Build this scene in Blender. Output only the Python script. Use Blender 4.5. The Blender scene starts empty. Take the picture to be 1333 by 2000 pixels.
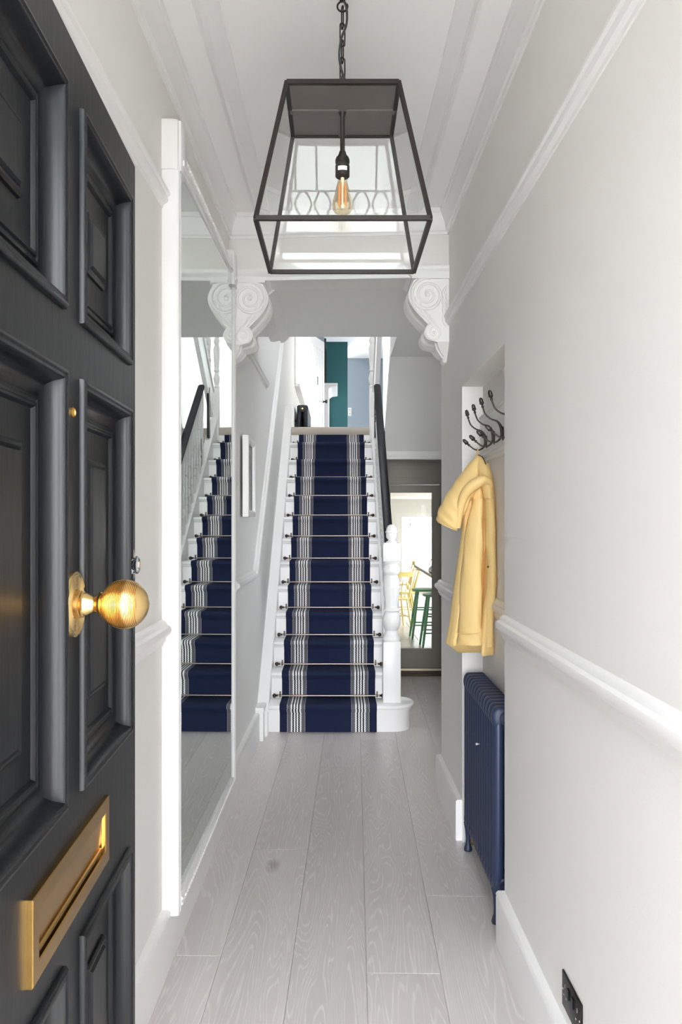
import bpy, bmesh, math, random
from math import sin, cos, pi, radians, sqrt, atan2
from mathutils import Vector, Matrix

random.seed(7)
scene = bpy.context.scene
COL = scene.collection

# ------------------------------------------------------------------ camera, sky, exposure
F_PX, VX, VY, EYE = 1575.0, 660.0, 1014.0, 1.58       # focal length in pixels, vanishing point, eye height
cam_data = bpy.data.cameras.new('camera')
cam = bpy.data.objects.new('camera', cam_data)
COL.objects.link(cam)
cam.location = (0, 0, EYE)
cam.rotation_euler = (radians(90), 0, 0)
cam_data.sensor_fit = 'VERTICAL'
cam_data.sensor_height = 36.0
cam_data.lens = 36.0 * F_PX / 2000.0
cam_data.shift_x = (666.5 - VX) / 2000.0
cam_data.shift_y = (VY - 1000.0) / 2000.0
cam_data.clip_start = 0.02
scene.camera = cam

world = bpy.data.worlds.new('overcast_sky')
scene.world = world
world.use_nodes = True
_bg = world.node_tree.nodes['Background']
_bg.inputs['Color'].default_value = (0.90, 0.945, 1.0, 1)
_bg.inputs['Strength'].default_value = 1.0

# hazy low sun from the street, shining in through the open doorway
_sun = bpy.data.lights.new('hazy_sun', 'SUN')
_sun.energy = 0.15
_sun.angle = radians(16)
_sun.color = (0.98, 0.98, 1.0)
sun = bpy.data.objects.new('hazy_sun', _sun)
COL.objects.link(sun)
sun.location = (0.5, -6, 3)
sun.rotation_euler = Vector((-0.01, 1.0, -0.05)).to_track_quat('-Z', 'Y').to_euler()

scene.view_settings.view_transform = 'Standard'
scene.view_settings.look = 'None'
scene.view_settings.gamma = 1.0
scene.view_settings.use_curve_mapping = False
scene.view_settings.exposure = 3.9
scene.cycles.max_bounces = 14
scene.cycles.diffuse_bounces = 9
scene.cycles.glossy_bounces = 6
scene.cycles.transparent_max_bounces = 24
scene.cycles.transmission_bounces = 8
scene.cycles.sample_clamp_indirect = 6.0
scene.cycles.caustics_reflective = False
scene.cycles.caustics_refractive = False


# ------------------------------------------------------------------ helpers: materials
def lin(r, g, b):
    def f(c):
        c /= 255.0
        return c / 12.92 if c <= 0.04045 else ((c + 0.055) / 1.055) ** 2.4
    return (f(r), f(g), f(b), 1)


def mat(name, color, rough=0.5, metal=0.0, noise=0.0, noise_scale=8.0, bump=0.0, bump_scale=60.0, coat=0.0, spec=0.5, stretch=None):
    m = bpy.data.materials.new(name)
    m.use_nodes = True
    nt = m.node_tree
    p = nt.nodes['Principled BSDF']
    p.inputs['Base Color'].default_value = color
    p.inputs['Roughness'].default_value = rough
    p.inputs['Metallic'].default_value = metal
    p.inputs['Coat Weight'].default_value = coat
    p.inputs['Specular IOR Level'].default_value = spec
    tc = nt.nodes.new('ShaderNodeTexCoord')
    src = tc.outputs['Object']
    if stretch:
        mp = nt.nodes.new('ShaderNodeMapping')
        mp.inputs['Scale'].default_value = stretch
        nt.links.new(src, mp.inputs['Vector'])
        src = mp.outputs['Vector']
    if noise > 0:
        n = nt.nodes.new('ShaderNodeTexNoise')
        n.inputs['Scale'].default_value = noise_scale
        n.inputs['Detail'].default_value = 5
        nt.links.new(src, n.inputs['Vector'])
        mx = nt.nodes.new('ShaderNodeMix')
        mx.data_type = 'RGBA'
        mx.inputs['A'].default_value = tuple(max(0, c * (1 - noise)) for c in color[:3]) + (1,)
        mx.inputs['B'].default_value = tuple(min(1, c * (1 + noise)) for c in color[:3]) + (1,)
        nt.links.new(n.outputs['Fac'], mx.inputs['Factor'])
        nt.links.new(mx.outputs['Result'], p.inputs['Base Color'])
    if bump > 0:
        n2 = nt.nodes.new('ShaderNodeTexNoise')
        n2.inputs['Scale'].default_value = bump_scale
        n2.inputs['Detail'].default_value = 4
        nt.links.new(src, n2.inputs['Vector'])
        b = nt.nodes.new('ShaderNodeBump')
        b.inputs['Strength'].default_value = bump
        b.inputs['Distance'].default_value = 0.004
        nt.links.new(n2.outputs['Fac'], b.inputs['Height'])
        nt.links.new(b.outputs['Normal'], p.inputs['Normal'])
    return m


def glass_mat(name, tint=(1, 1, 1, 1), ior=1.5, rough=0.0):
    m = bpy.data.materials.new(name)
    m.use_nodes = True
    nt = m.node_tree
    nt.nodes.clear()
    out = nt.nodes.new('ShaderNodeOutputMaterial')
    t = nt.nodes.new('ShaderNodeBsdfTransparent')
    t.inputs['Color'].default_value = tint
    g = nt.nodes.new('ShaderNodeBsdfGlossy')
    g.inputs['Roughness'].default_value = rough
    fr = nt.nodes.new('ShaderNodeFresnel')
    fr.inputs['IOR'].default_value = ior
    geo = nt.nodes.new('ShaderNodeNewGeometry')          # same reflectance from either side of the pane
    mr = nt.nodes.new('ShaderNodeMapRange')
    mr.inputs['To Min'].default_value = ior; mr.inputs['To Max'].default_value = 1.0 / ior
    nt.links.new(geo.outputs['Backfacing'], mr.inputs['Value']); nt.links.new(mr.outputs['Result'], fr.inputs['IOR'])
    mx = nt.nodes.new('ShaderNodeMixShader')
    nt.links.new(fr.outputs['Fac'], mx.inputs['Fac'])
    nt.links.new(t.outputs['BSDF'], mx.inputs[1])
    nt.links.new(g.outputs['BSDF'], mx.inputs[2])
    nt.links.new(mx.outputs['Shader'], out.inputs['Surface'])
    return m


M = {}
M['wall'] = mat('wall_paint', lin(234, 232, 229), 0.75, noise=0.015, noise_scale=2.5, bump=0.12, bump_scale=90)
M['shaded_wall'] = mat('shaded_wall_paint', lin(231, 230, 229), 0.75, noise=0.015, noise_scale=2.5, bump=0.12, bump_scale=90)  # the hall's wall paint again, slightly darkened for the shade of the back hall
M['ceiling'] = mat('ceiling_paint', lin(246, 245, 244), 0.8, noise=0.01)
M['trim'] = mat('trim_gloss_paint', lin(238, 237, 236), 0.35, noise=0.01, bump=0.08, bump_scale=40)
M['plaster'] = mat('plaster_paint', lin(244, 243, 242), 0.6, bump=0.1, bump_scale=50)
M['taupe'] = mat('taupe_paint', lin(130, 125, 115), 0.5, noise=0.02)
M['door'] = mat('door_black_paint', lin(12, 15, 19), 0.34, noise=0.10, noise_scale=14, bump=0.16, bump_scale=38, spec=0.36, stretch=(1, 1, 0.25))
M['brass'] = mat('polished_brass', (0.82, 0.58, 0.25, 1), 0.22, 1.0, noise=0.08, noise_scale=25)
M['brass_old'] = mat('aged_brass', (0.50, 0.305, 0.095, 1), 0.26, 1.0, noise=0.22, noise_scale=16, bump=0.05)
M['chrome'] = mat('chrome', (0.75, 0.76, 0.78, 1), 0.08, 1.0)
M['bronze'] = mat('dark_bronze', (0.020, 0.015, 0.012, 1), 0.45, 0.2, noise=0.3, noise_scale=30, spec=0.3)
M['bronze_top'] = mat('bronze_sheet', (0.16, 0.14, 0.13, 1), 0.5, 0.35, noise=0.15, noise_scale=12, bump=0.1)
M['rod'] = mat('antique_rod_metal', (0.34, 0.29, 0.25, 1), 0.3, 1.0)
M['rod_dark'] = mat('antique_finial_metal', (0.07, 0.055, 0.048, 1), 0.35, 0.8)
M['iron'] = mat('hook_iron', (0.075, 0.062, 0.055, 1), 0.4, 0.7, noise=0.3, noise_scale=60)
M['navy_metal'] = mat('radiator_navy_paint', lin(38, 49, 78), 0.42, noise=0.03, bump=0.05, bump_scale=120)
M['rail'] = mat('handrail_black_paint', lin(20, 22, 28), 0.4, noise=0.05, spec=0.35)
M['anthracite'] = mat('anthracite_radiator_paint', lin(44, 48, 56), 0.5, spec=0.3)
M['yellow'] = mat('yellow_raincoat_cloth', lin(231, 199, 134), 0.6, noise=0.05, noise_scale=7, bump=0.10, bump_scale=30)
M['carpet'] = mat('landing_carpet', lin(196, 186, 174), 0.95, noise=0.25, noise_scale=260, bump=0.7, bump_scale=300)
M['teal'] = mat('teal_wall_paint', lin(32, 86, 88), 0.7, noise=0.03)
M['blue_grey'] = mat('blue_grey_wall_paint', lin(158, 166, 176), 0.75, noise=0.02)
M['black_plastic'] = mat('socket_black', lin(14, 14, 15), 0.4, spec=0.25)
M['black_frame'] = mat('black_picture_frame', lin(32, 30, 30), 0.4)
M['green'] = mat('green_stool_paint', lin(86, 142, 102), 0.4, noise=0.05)
M['chair_yellow'] = mat('yellow_chair_paint', lin(240, 218, 140), 0.4)
M['worktop'] = mat('grey_worktop', lin(120, 116, 110), 0.3, noise=0.1)
M['tile'] = mat('kitchen_floor_tile', lin(178, 168, 152), 0.4, noise=0.06, noise_scale=4)
M['wood_table'] = mat('table_wood', lin(176, 160, 138), 0.4, noise=0.1, stretch=(20, 1, 1))
M['dark_void'] = mat('subfloor_dark', lin(70, 66, 62), 0.9)
M['light_screen'] = mat('light_screen_render', lin(176, 170, 164), 0.85, noise=0.2, noise_scale=9)  # finish of the unseen screen walls added beside the doorway
M['subfloor'] = mat('subfloor', lin(150, 146, 142), 0.9)
M['path'] = mat('front_path_stone', lin(238, 234, 228), 0.85, noise=0.12, noise_scale=3)
M['steel'] = mat('brushed_steel', (0.45, 0.45, 0.46, 1), 0.3, 1.0)
M['copper'] = mat('copper', (0.7, 0.36, 0.2, 1), 0.3, 1.0)
M['lead'] = mat('lead_came', (0.12, 0.12, 0.125, 1), 0.5, 0.6)
M['cord_dark'] = mat('dark_flex', lin(58, 58, 60), 0.7)
M['filament'] = mat('amber_filament', lin(248, 160, 84), 0.4)
M['tag'] = mat('paper_tag', lin(236, 236, 232), 0.6)
M['threshold'] = mat('bronze_threshold', (0.55, 0.47, 0.36, 1), 0.4, 0.8)
M['dark_wood'] = mat('dark_threshold_wood', lin(84, 68, 54), 0.6, noise=0.1)
M['snap'] = mat('snap_metal', (0.05, 0.045, 0.04, 1), 0.4, 0.7)
M['seam'] = mat('jacket_thread', lin(214, 176, 104), 0.7)
M['glass'] = glass_mat('clear_glass', (0.97, 0.985, 0.975, 1), 1.5)
M['lantern_glass'] = glass_mat('lantern_glass', (0.985, 0.99, 0.985, 1), 1.27)
M['amber'] = glass_mat('amber_bulb_glass', (0.97, 0.90, 0.77, 1), 1.45)
M['obscure'] = glass_mat('obscure_leaded_glass', (0.92, 0.94, 0.92, 1), 1.5)
M['light_off'] = mat('downlight_lens', lin(225, 225, 225), 0.3)

_m = bpy.data.materials.new('mirror_silvering')
_m.use_nodes = True
_p = _m.node_tree.nodes['Principled BSDF']
_p.inputs['Base Color'].default_value = (0.70, 0.76, 0.725, 1)
_p.inputs['Metallic'].default_value = 1.0
_p.inputs['Roughness'].default_value = 0.0
M['mirror'] = _m


def plank_material():
    m = bpy.data.materials.new('limed_oak')
    m.use_nodes = True
    nt = m.node_tree
    L = nt.links
    p = nt.nodes['Principled BSDF']
    tc = nt.nodes.new('ShaderNodeTexCoord')
    oi = nt.nodes.new('ShaderNodeObjectInfo')
    off = nt.nodes.new('ShaderNodeVectorMath'); off.operation = 'SCALE'
    comb = nt.nodes.new('ShaderNodeCombineXYZ')
    L.new(oi.outputs['Random'], comb.inputs['X']); L.new(oi.outputs['Random'], comb.inputs['Y']); L.new(oi.outputs['Random'], comb.inputs['Z'])
    L.new(comb.outputs['Vector'], off.inputs[0]); off.inputs['Scale'].default_value = 37.0
    add = nt.nodes.new('ShaderNodeVectorMath'); add.operation = 'ADD'
    L.new(tc.outputs['Object'], add.inputs[0]); L.new(off.outputs['Vector'], add.inputs[1])
    # cathedral figure: contour lines of a stretched noise field
    mp = nt.nodes.new('ShaderNodeMapping'); mp.inputs['Scale'].default_value = (5.2, 0.42, 1)
    L.new(add.outputs['Vector'], mp.inputs['Vector'])
    n1 = nt.nodes.new('ShaderNodeTexNoise'); n1.inputs['Scale'].default_value = 1.0; n1.inputs['Detail'].default_value = 2.5; n1.inputs['Distortion'].default_value = 0.35
    L.new(mp.outputs['Vector'], n1.inputs['Vector'])
    mul = nt.nodes.new('ShaderNodeMath'); mul.operation = 'MULTIPLY'; mul.inputs[1].default_value = 300.0
    L.new(n1.outputs['Fac'], mul.inputs[0])
    sn = nt.nodes.new('ShaderNodeMath'); sn.operation = 'SINE'
    L.new(mul.outputs[0], sn.inputs[0])
    # break the lines up along the grain
    mp2 = nt.nodes.new('ShaderNodeMapping'); mp2.inputs['Scale'].default_value = (230, 9, 1)
    L.new(add.outputs['Vector'], mp2.inputs['Vector'])
    n2 = nt.nodes.new('ShaderNodeTexNoise'); n2.inputs['Scale'].default_value = 1.0; n2.inputs['Detail'].default_value = 3
    L.new(mp2.outputs['Vector'], n2.inputs['Vector'])
    r1 = nt.nodes.new('ShaderNodeMapRange'); r1.inputs['From Min'].default_value = 0.45; r1.inputs['From Max'].default_value = 1.0
    L.new(sn.outputs[0], r1.inputs['Value'])
    r2 = nt.nodes.new('ShaderNodeMapRange'); r2.inputs['From Min'].default_value = 0.3; r2.inputs['From Max'].default_value = 0.62
    L.new(n2.outputs['Fac'], r2.inputs['Value'])
    mm = nt.nodes.new('ShaderNodeMath'); mm.operation = 'MULTIPLY'
    L.new(r1.outputs['Result'], mm.inputs[0]); L.new(r2.outputs['Result'], mm.inputs[1])
    # broad tone
    mp3 = nt.nodes.new('ShaderNodeMapping'); mp3.inputs['Scale'].default_value = (9, 1.1, 1)
    L.new(add.outputs['Vector'], mp3.inputs['Vector'])
    n3 = nt.nodes.new('ShaderNodeTexNoise'); n3.inputs['Scale'].default_value = 1.0; n3.inputs['Detail'].default_value = 4
    L.new(mp3.outputs['Vector'], n3.inputs['Vector'])
    base = nt.nodes.new('ShaderNodeMix'); base.data_type = 'RGBA'
    base.inputs['A'].default_value = lin(190, 184, 183); base.inputs['B'].default_value = lin(214, 208, 206)
    L.new(n3.outputs['Fac'], base.inputs['Factor'])
    # plank to plank tone
    hsv = nt.nodes.new('ShaderNodeHueSaturation')
    mr = nt.nodes.new('ShaderNodeMapRange'); mr.inputs['To Min'].default_value = 0.92; mr.inputs['To Max'].default_value = 1.06
    L.new(oi.outputs['Random'], mr.inputs['Value']); L.new(mr.outputs['Result'], hsv.inputs['Value'])
    L.new(base.outputs['Result'], hsv.inputs['Color'])
    # knots
    vo = nt.nodes.new('ShaderNodeTexVoronoi'); vo.inputs['Scale'].default_value = 1.0
    mp4 = nt.nodes.new('ShaderNodeMapping'); mp4.inputs['Scale'].default_value = (2.4, 1.1, 0.001)
    L.new(add.outputs['Vector'], mp4.inputs['Vector']); L.new(mp4.outputs['Vector'], vo.inputs['Vector'])
    kr = nt.nodes.new('ShaderNodeMapRange'); kr.inputs['From Min'].default_value = 0.02; kr.inputs['From Max'].default_value = 0.10
    kr.inputs['To Min'].default_value = 0.75; kr.inputs['To Max'].default_value = 0.0
    L.new(vo.outputs['Distance'], kr.inputs['Value'])
    kn = nt.nodes.new('ShaderNodeMix'); kn.data_type = 'RGBA'; kn.inputs['B'].default_value = lin(128, 120, 116)
    L.new(kr.outputs['Result'], kn.inputs['Factor']); L.new(hsv.outputs['Color'], kn.inputs['A'])
    fin = nt.nodes.new('ShaderNodeMix'); fin.data_type = 'RGBA'; fin.inputs['B'].default_value = lin(230, 228, 228)
    sc = nt.nodes.new('ShaderNodeMath'); sc.operation = 'MULTIPLY'; sc.inputs[1].default_value = 0.5
    L.new(mm.outputs[0], sc.inputs[0]); L.new(sc.outputs[0], fin.inputs['Factor']); L.new(kn.outputs['Result'], fin.inputs['A'])
    L.new(fin.outputs['Result'], p.inputs['Base Color'])
    p.inputs['Roughness'].default_value = 0.36
    b = nt.nodes.new('ShaderNodeBump'); b.inputs['Strength'].default_value = 0.12; b.inputs['Distance'].default_value = 0.002
    L.new(n2.outputs['Fac'], b.inputs['Height']); L.new(b.outputs['Normal'], p.inputs['Normal'])
    return m


M['plank'] = plank_material()


def runner_material():
    m = bpy.data.materials.new('striped_runner_weave')
    m.use_nodes = True
    nt = m.node_tree
    L = nt.links
    p = nt.nodes['Principled BSDF']
    p.inputs['Roughness'].default_value = 0.95
    p.inputs['Specular IOR Level'].default_value = 0.15
    tc = nt.nodes.new('ShaderNodeTexCoord')
    sep = nt.nodes.new('ShaderNodeSeparateXYZ')
    L.new(tc.outputs['Object'], sep.inputs[0])

    def math(op, a, b=None, c=None):
        n = nt.nodes.new('ShaderNodeMath'); n.operation = op
        for i, v in enumerate((a, b, c)):
            if v is None: continue
            if isinstance(v, (int, float)): n.inputs[i].default_value = v
            else: L.new(v, n.inputs[i])
        return n.outputs[0]
    arc = math('ADD', sep.outputs['Y'], sep.outputs['Z'])
    zig = math('SUBTRACT', math('PINGPONG', arc, 0.0085), 0.00425)
    u = math('ABSOLUTE', sep.outputs['X'])                      # mirrored about the centre line
    uz = math('ADD', u, math('MULTIPLY', zig, 0.42))
    ramp = nt.nodes.new('ShaderNodeValToRGB')
    ramp.color_ramp.interpolation = 'CONSTANT'
    navy, white, black, grey, lgrey = lin(30, 37, 62), lin(222, 220, 220), lin(9, 9, 13), lin(98, 99, 106), lin(160, 159, 160)
    # distance from the centre line in metres, 0.36 = edge
    stops = [(0.0, navy), (0.171, lgrey), (0.1752, black), (0.178, grey), (0.195, black), (0.198, white), (0.2115, black), (0.221, white), (0.2340, black), (0.2425, white),
             (0.2555, black), (0.265, white), (0.278, black), (0.2805, grey), (0.296, black), (0.299, lgrey), (0.3042, navy)]
    els = ramp.color_ramp.elements
    els[0].position = 0; els[0].color = stops[0][1]
    els[1].position = stops[1][0] / 0.36; els[1].color = stops[1][1]
    for pos, c in stops[2:]:
        e = els.new(pos / 0.36); e.color = c
    L.new(math('DIVIDE', uz, 0.36), ramp.inputs['Fac'])
    # weave speckle
    wv = nt.nodes.new('ShaderNodeTexNoise'); wv.inputs['Scale'].default_value = 420; wv.inputs['Detail'].default_value = 2
    L.new(tc.outputs['Object'], wv.inputs['Vector'])
    hsv = nt.nodes.new('ShaderNodeHueSaturation')
    mr = nt.nodes.new('ShaderNodeMapRange'); mr.inputs['To Min'].default_value = 0.7; mr.inputs['To Max'].default_value = 1.35
    L.new(wv.outputs['Fac'], mr.inputs['Value']); L.new(mr.outputs['Result'], hsv.inputs['Value'])
    L.new(ramp.outputs['Color'], hsv.inputs['Color'])
    L.new(hsv.outputs['Color'], p.inputs['Base Color'])
    b = nt.nodes.new('ShaderNodeBump'); b.inputs['Strength'].default_value = 0.4; b.inputs['Distance'].default_value = 0.002
    L.new(wv.outputs['Fac'], b.inputs['Height']); L.new(b.outputs['Normal'], p.inputs['Normal'])
    return m


M['runner'] = runner_material()


def art_material():
    m = bpy.data.materials.new('dark_abstract_print')
    m.use_nodes = True
    nt = m.node_tree
    L = nt.links
    p = nt.nodes['Principled BSDF']; p.inputs['Roughness'].default_value = 0.25
    tc = nt.nodes.new('ShaderNodeTexCoord'); sep = nt.nodes.new('ShaderNodeSeparateXYZ')
    L.new(tc.outputs['Object'], sep.inputs[0])
    n = nt.nodes.new('ShaderNodeTexNoise'); n.inputs['Scale'].default_value = 7; n.inputs['Detail'].default_value = 5
    L.new(tc.outputs['Object'], n.inputs['Vector'])
    a = nt.nodes.new('ShaderNodeMath'); a.operation = 'MULTIPLY_ADD'; a.inputs[1].default_value = 0.12; 
    L.new(n.outputs['Fac'], a.inputs[0]); L.new(sep.outputs['Z'], a.inputs[2])
    mr = nt.nodes.new('ShaderNodeMapRange'); mr.inputs['From Min'].default_value = 1.68; mr.inputs['From Max'].default_value = 2.10
    L.new(a.outputs[0], mr.inputs['Value'])
    r = nt.nodes.new('ShaderNodeValToRGB')
    e = r.color_ramp.elements
    e[0].position = 0; e[0].color = lin(74, 68, 64)
    e[1].position = 1; e[1].color = lin(92, 84, 76)
    for pos, c in ((0.45, lin(66, 64, 68)), (0.66, lin(44, 56, 96)), (0.78, lin(70, 66, 66))):
        x = e.new(pos); x.color = c
    L.new(mr.outputs['Result'], r.inputs['Fac']); L.new(r.outputs['Color'], p.inputs['Base Color'])
    return m


M['art'] = art_material()


# ------------------------------------------------------------------ helpers: meshes
def ident(x, y, z): return (x, y, z)
def xl(y): return -0.625 + 0.0083 * (y - 2.52)            # hall left wall face
def xr(y): return 0.624 - 0.0076 * (y - 2.52)             # hall right wall face
def TL(x, y, z): return (xl(y) + x, y, z)                 # x = distance out of the left wall
def TR(x, y, z): return (xr(y) - x, y, z)                 # x = distance out of the right wall
def TD(h, y, z): return (-0.374 - 0.035 * y + h, y, z)    # h = height above the front door's outer face
def rl(y): return -0.6066 + (-0.588 + 0.6066) * max(0.0, min(1.0, (y - 4.72) / 1.0))   # stair wall face
def TS(x, y, z): return (rl(y) + x, y, z)
def px(x, y, Y): return Vector(((x - VX) * Y / F_PX, Y, EYE - (y - VY) * Y / F_PX))


class MB:
    def __init__(self, T=ident):
        self.v = []; self.f = []; self.T = T

    def add(self, vs, fs):
        n = len(self.v)
        self.v += [self.T(*p) for p in vs]
        self.f += [tuple(i + n for i in f) for f in fs]
        return self

    def box(self, x0, x1, y0, y1, z0, z1, bev=0.0):
        if bev <= 0:
            vs = [(x, y, z) for z in (z0, z1) for y in (y0, y1) for x in (x0, x1)]
            return self.add(vs, [(0, 2, 3, 1), (4, 5, 7, 6), (0, 1, 5, 4), (2, 6, 7, 3), (0, 4, 6, 2), (1, 3, 7, 5)])
        bm = bmesh.new()
        bmesh.ops.create_cube(bm, size=1)
        for v in bm.verts:
            v.co = Vector(((x0 + x1) / 2 + v.co.x * (x1 - x0), (y0 + y1) / 2 + v.co.y * (y1 - y0), (z0 + z1) / 2 + v.co.z * (z1 - z0)))
        bmesh.ops.bevel(bm, geom=bm.edges[:], offset=bev, segments=2, affect='EDGES', profile=0.5)
        return self.addbm(bm)

    def addbm(self, bm):
        bm.verts.index_update()
        vs = [tuple(v.co) for v in bm.verts]
        fs = [tuple(v.index for v in f.verts) for f in bm.faces]
        bm.free()
        return self.add(vs, fs)

    def rings(self, rings, closed=True, cap=True):
        """rings: list of equal-length point lists; each ring closed or an open strip"""
        n = len(rings[0]); vs = [p for r in rings for p in r]; fs = []
        for i in range(len(rings) - 1):
            for j in range(n if closed else n - 1):
                k = (j + 1) % n
                fs.append((i * n + j, i * n + k, (i + 1) * n + k, (i + 1) * n + j))
        if cap and closed:
            fs.append(tuple(range(n))[::-1]); b = (len(rings) - 1) * n
            fs.append(tuple(range(b, b + n)))
        return self.add(vs, fs)

    def prism_y(self, prof, y0, y1, dz=0.0):
        """profile of (x, z) run from y0 to y1, rising dz"""
        return self.rings([[(a, y0, b) for a, b in prof], [(a, y1, b + dz) for a, b in prof]])

    def prism_x(self, prof, x0, x1, dy=0.0):
        """profile of (y, z) run from x0 to x1, with y shifting dy"""
        return self.rings([[(x0, a, b) for a, b in prof], [(x1, a + dy, b) for a, b in prof]])

    def prism_z(self, prof, z0, z1):
        return self.rings([[(a, b, z0) for a, b in prof], [(a, b, z1) for a, b in prof]])

    def lathe(self, prof, c, axis='Z', seg=20, cap=True):
        """prof of (r, t) along axis from c"""
        R = []
        for r, t in prof:
            ring = []
            for k in range(seg):
                a = 2 * pi * k / seg
                u, w = r * cos(a), r * sin(a)
                if axis == 'Z': ring.append((c[0] + u, c[1] + w, c[2] + t))
                elif axis == 'X': ring.append((c[0] + t, c[1] + u, c[2] + w))
                else: ring.append((c[0] + u, c[1] + t, c[2] + w))
            R.append(ring)
        return self.rings(R, cap=cap)

    def ball(self, c, r, seg=14, rings=8, sz=1.0):
        return self.lathe([(max(1e-4, r * sin(pi * i / rings)), -r * sz * cos(pi * i / rings)) for i in range(rings + 1)], c, 'Z', seg)

    def tube(self, pts, r, seg=10, closed=False):
        """r a number or a list of radii"""
        P = [Vector(p) for p in pts]; n = len(P)
        rad = r if isinstance(r, (list, tuple)) else [r] * n
        T = []
        for i in range(n):
            a = P[(i - 1) % n] if closed else P[max(0, i - 1)]
            b = P[(i + 1) % n] if closed else P[min(n - 1, i + 1)]
            T.append((b - a).normalized())
        up = Vector((0, 0, 1)) if abs(T[0].z) < 0.9 else Vector((1, 0, 0))
        nrm = (up - up.dot(T[0]) * T[0]).normalized()
        R = []
        for i in range(n):
            nrm = (nrm - nrm.dot(T[i]) * T[i]).normalized()
            bi = T[i].cross(nrm)
            R.append([tuple(P[i] + rad[i] * (cos(2 * pi * k / seg) * nrm + sin(2 * pi * k / seg) * bi)) for k in range(seg)])
        if closed:
            R.append(R[0])
            return self.rings(R, cap=False)
        return self.rings(R)

    def bar(self, p0, p1, w, h=None):
        """square bar between two points"""
        h = h or w
        a, b = Vector(p0), Vector(p1)
        d = (b - a).normalized()
        up = Vector((0, 0, 1)) if abs(d.z) < 0.95 else Vector((0, 1, 0))
        s = d.cross(up).normalized(); u = s.cross(d)
        q = [(-w / 2, -h / 2), (w / 2, -h / 2), (w / 2, h / 2), (-w / 2, h / 2)]
        return self.rings([[tuple(p + s * i + u * j) for i, j in q] for p in (a, b)])

    def mesh(self, name, m, smooth=40):
        me = bpy.data.meshes.new(name)
        me.from_pydata(self.v, [], self.f)
        bm = bmesh.new(); bm.from_mesh(me)
        bmesh.ops.recalc_face_normals(bm, faces=bm.faces[:])
        bm.to_mesh(me); bm.free()
        me.materials.append(M[m] if isinstance(m, str) else m)
        if smooth:
            me.polygons.foreach_set('use_smooth', [True] * len(me.polygons))
            me.set_sharp_from_angle(angle=radians(smooth))
        return me

    def build(self, name, m, parent=None, smooth=40):
        o = bpy.data.objects.new(name, self.mesh(name, m, smooth))
        COL.objects.link(o)
        if parent: attach(o, parent)
        return o


def attach(o, parent):
    o.parent = parent
    o.matrix_parent_inverse = Matrix.Translation(-Vector(parent.location)) if parent.rotation_euler.z == 0 else parent.matrix_basis.inverted()


def origin_to(o, p):
    """move a mesh object's origin to p without moving the mesh"""
    p = Vector(p)
    o.data.transform(Matrix.Translation(-p)); o.location = p


def tag(o, label, cat, group=None, kind=None):
    o['label'] = label; o['category'] = cat
    if group: o['group'] = group
    if kind: o['kind'] = kind
    return o


def thing(name, loc, label, cat, group=None, kind=None):
    o = bpy.data.objects.new(name, None)
    o.empty_display_size = 0.1
    o.location = loc
    COL.objects.link(o)
    return tag(o, label, cat, group, kind)


def struct(name, mb, m, label, cat, smooth=40):
    return tag(mb.build(name, m, None, smooth), label, cat, None, 'structure')


def place(me, name, parent, loc, rz=0.0):
    o = bpy.data.objects.new(name, me)
    COL.objects.link(o)
    attach(o, parent)
    o.location = loc; o.rotation_euler.z = rz
    return o


def copy_tree(root, loc, rz, label):
    r = root.copy(); COL.objects.link(r)
    r.location = loc; r.rotation_euler = (0, 0, rz); r['label'] = label
    for ch in root.children:
        c = ch.copy(); COL.objects.link(c); c.parent = r
        c.matrix_parent_inverse = ch.matrix_parent_inverse.copy()
        for g in ch.children:
            d = g.copy(); COL.objects.link(d); d.parent = c
            d.matrix_parent_inverse = g.matrix_parent_inverse.copy()
    return r


def circ(n=16): return [(cos(2 * pi * k / n), sin(2 * pi * k / n)) for k in range(n)]

# ================================================================== STRUCTURE
BEAM_Y0, BEAM_Y1 = 4.42, 4.72          # front and back of the beam at the right wall
Z1, RISE, GOING, NSTEP = 5.99, 0.2, 0.2455, 13
SLOPE = RISE / GOING
HALL_C, BACK_C, UP_C = 3.27, 2.934, 5.1
RL = -0.588                             # left wall of the stairwell

# ---- outside ground, kept below the floors
struct('ground', MB().box(-20, 24, -25, 40, -0.30, -0.06), 'path', 'pale stone ground outside the front door', 'ground', 0)

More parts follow.
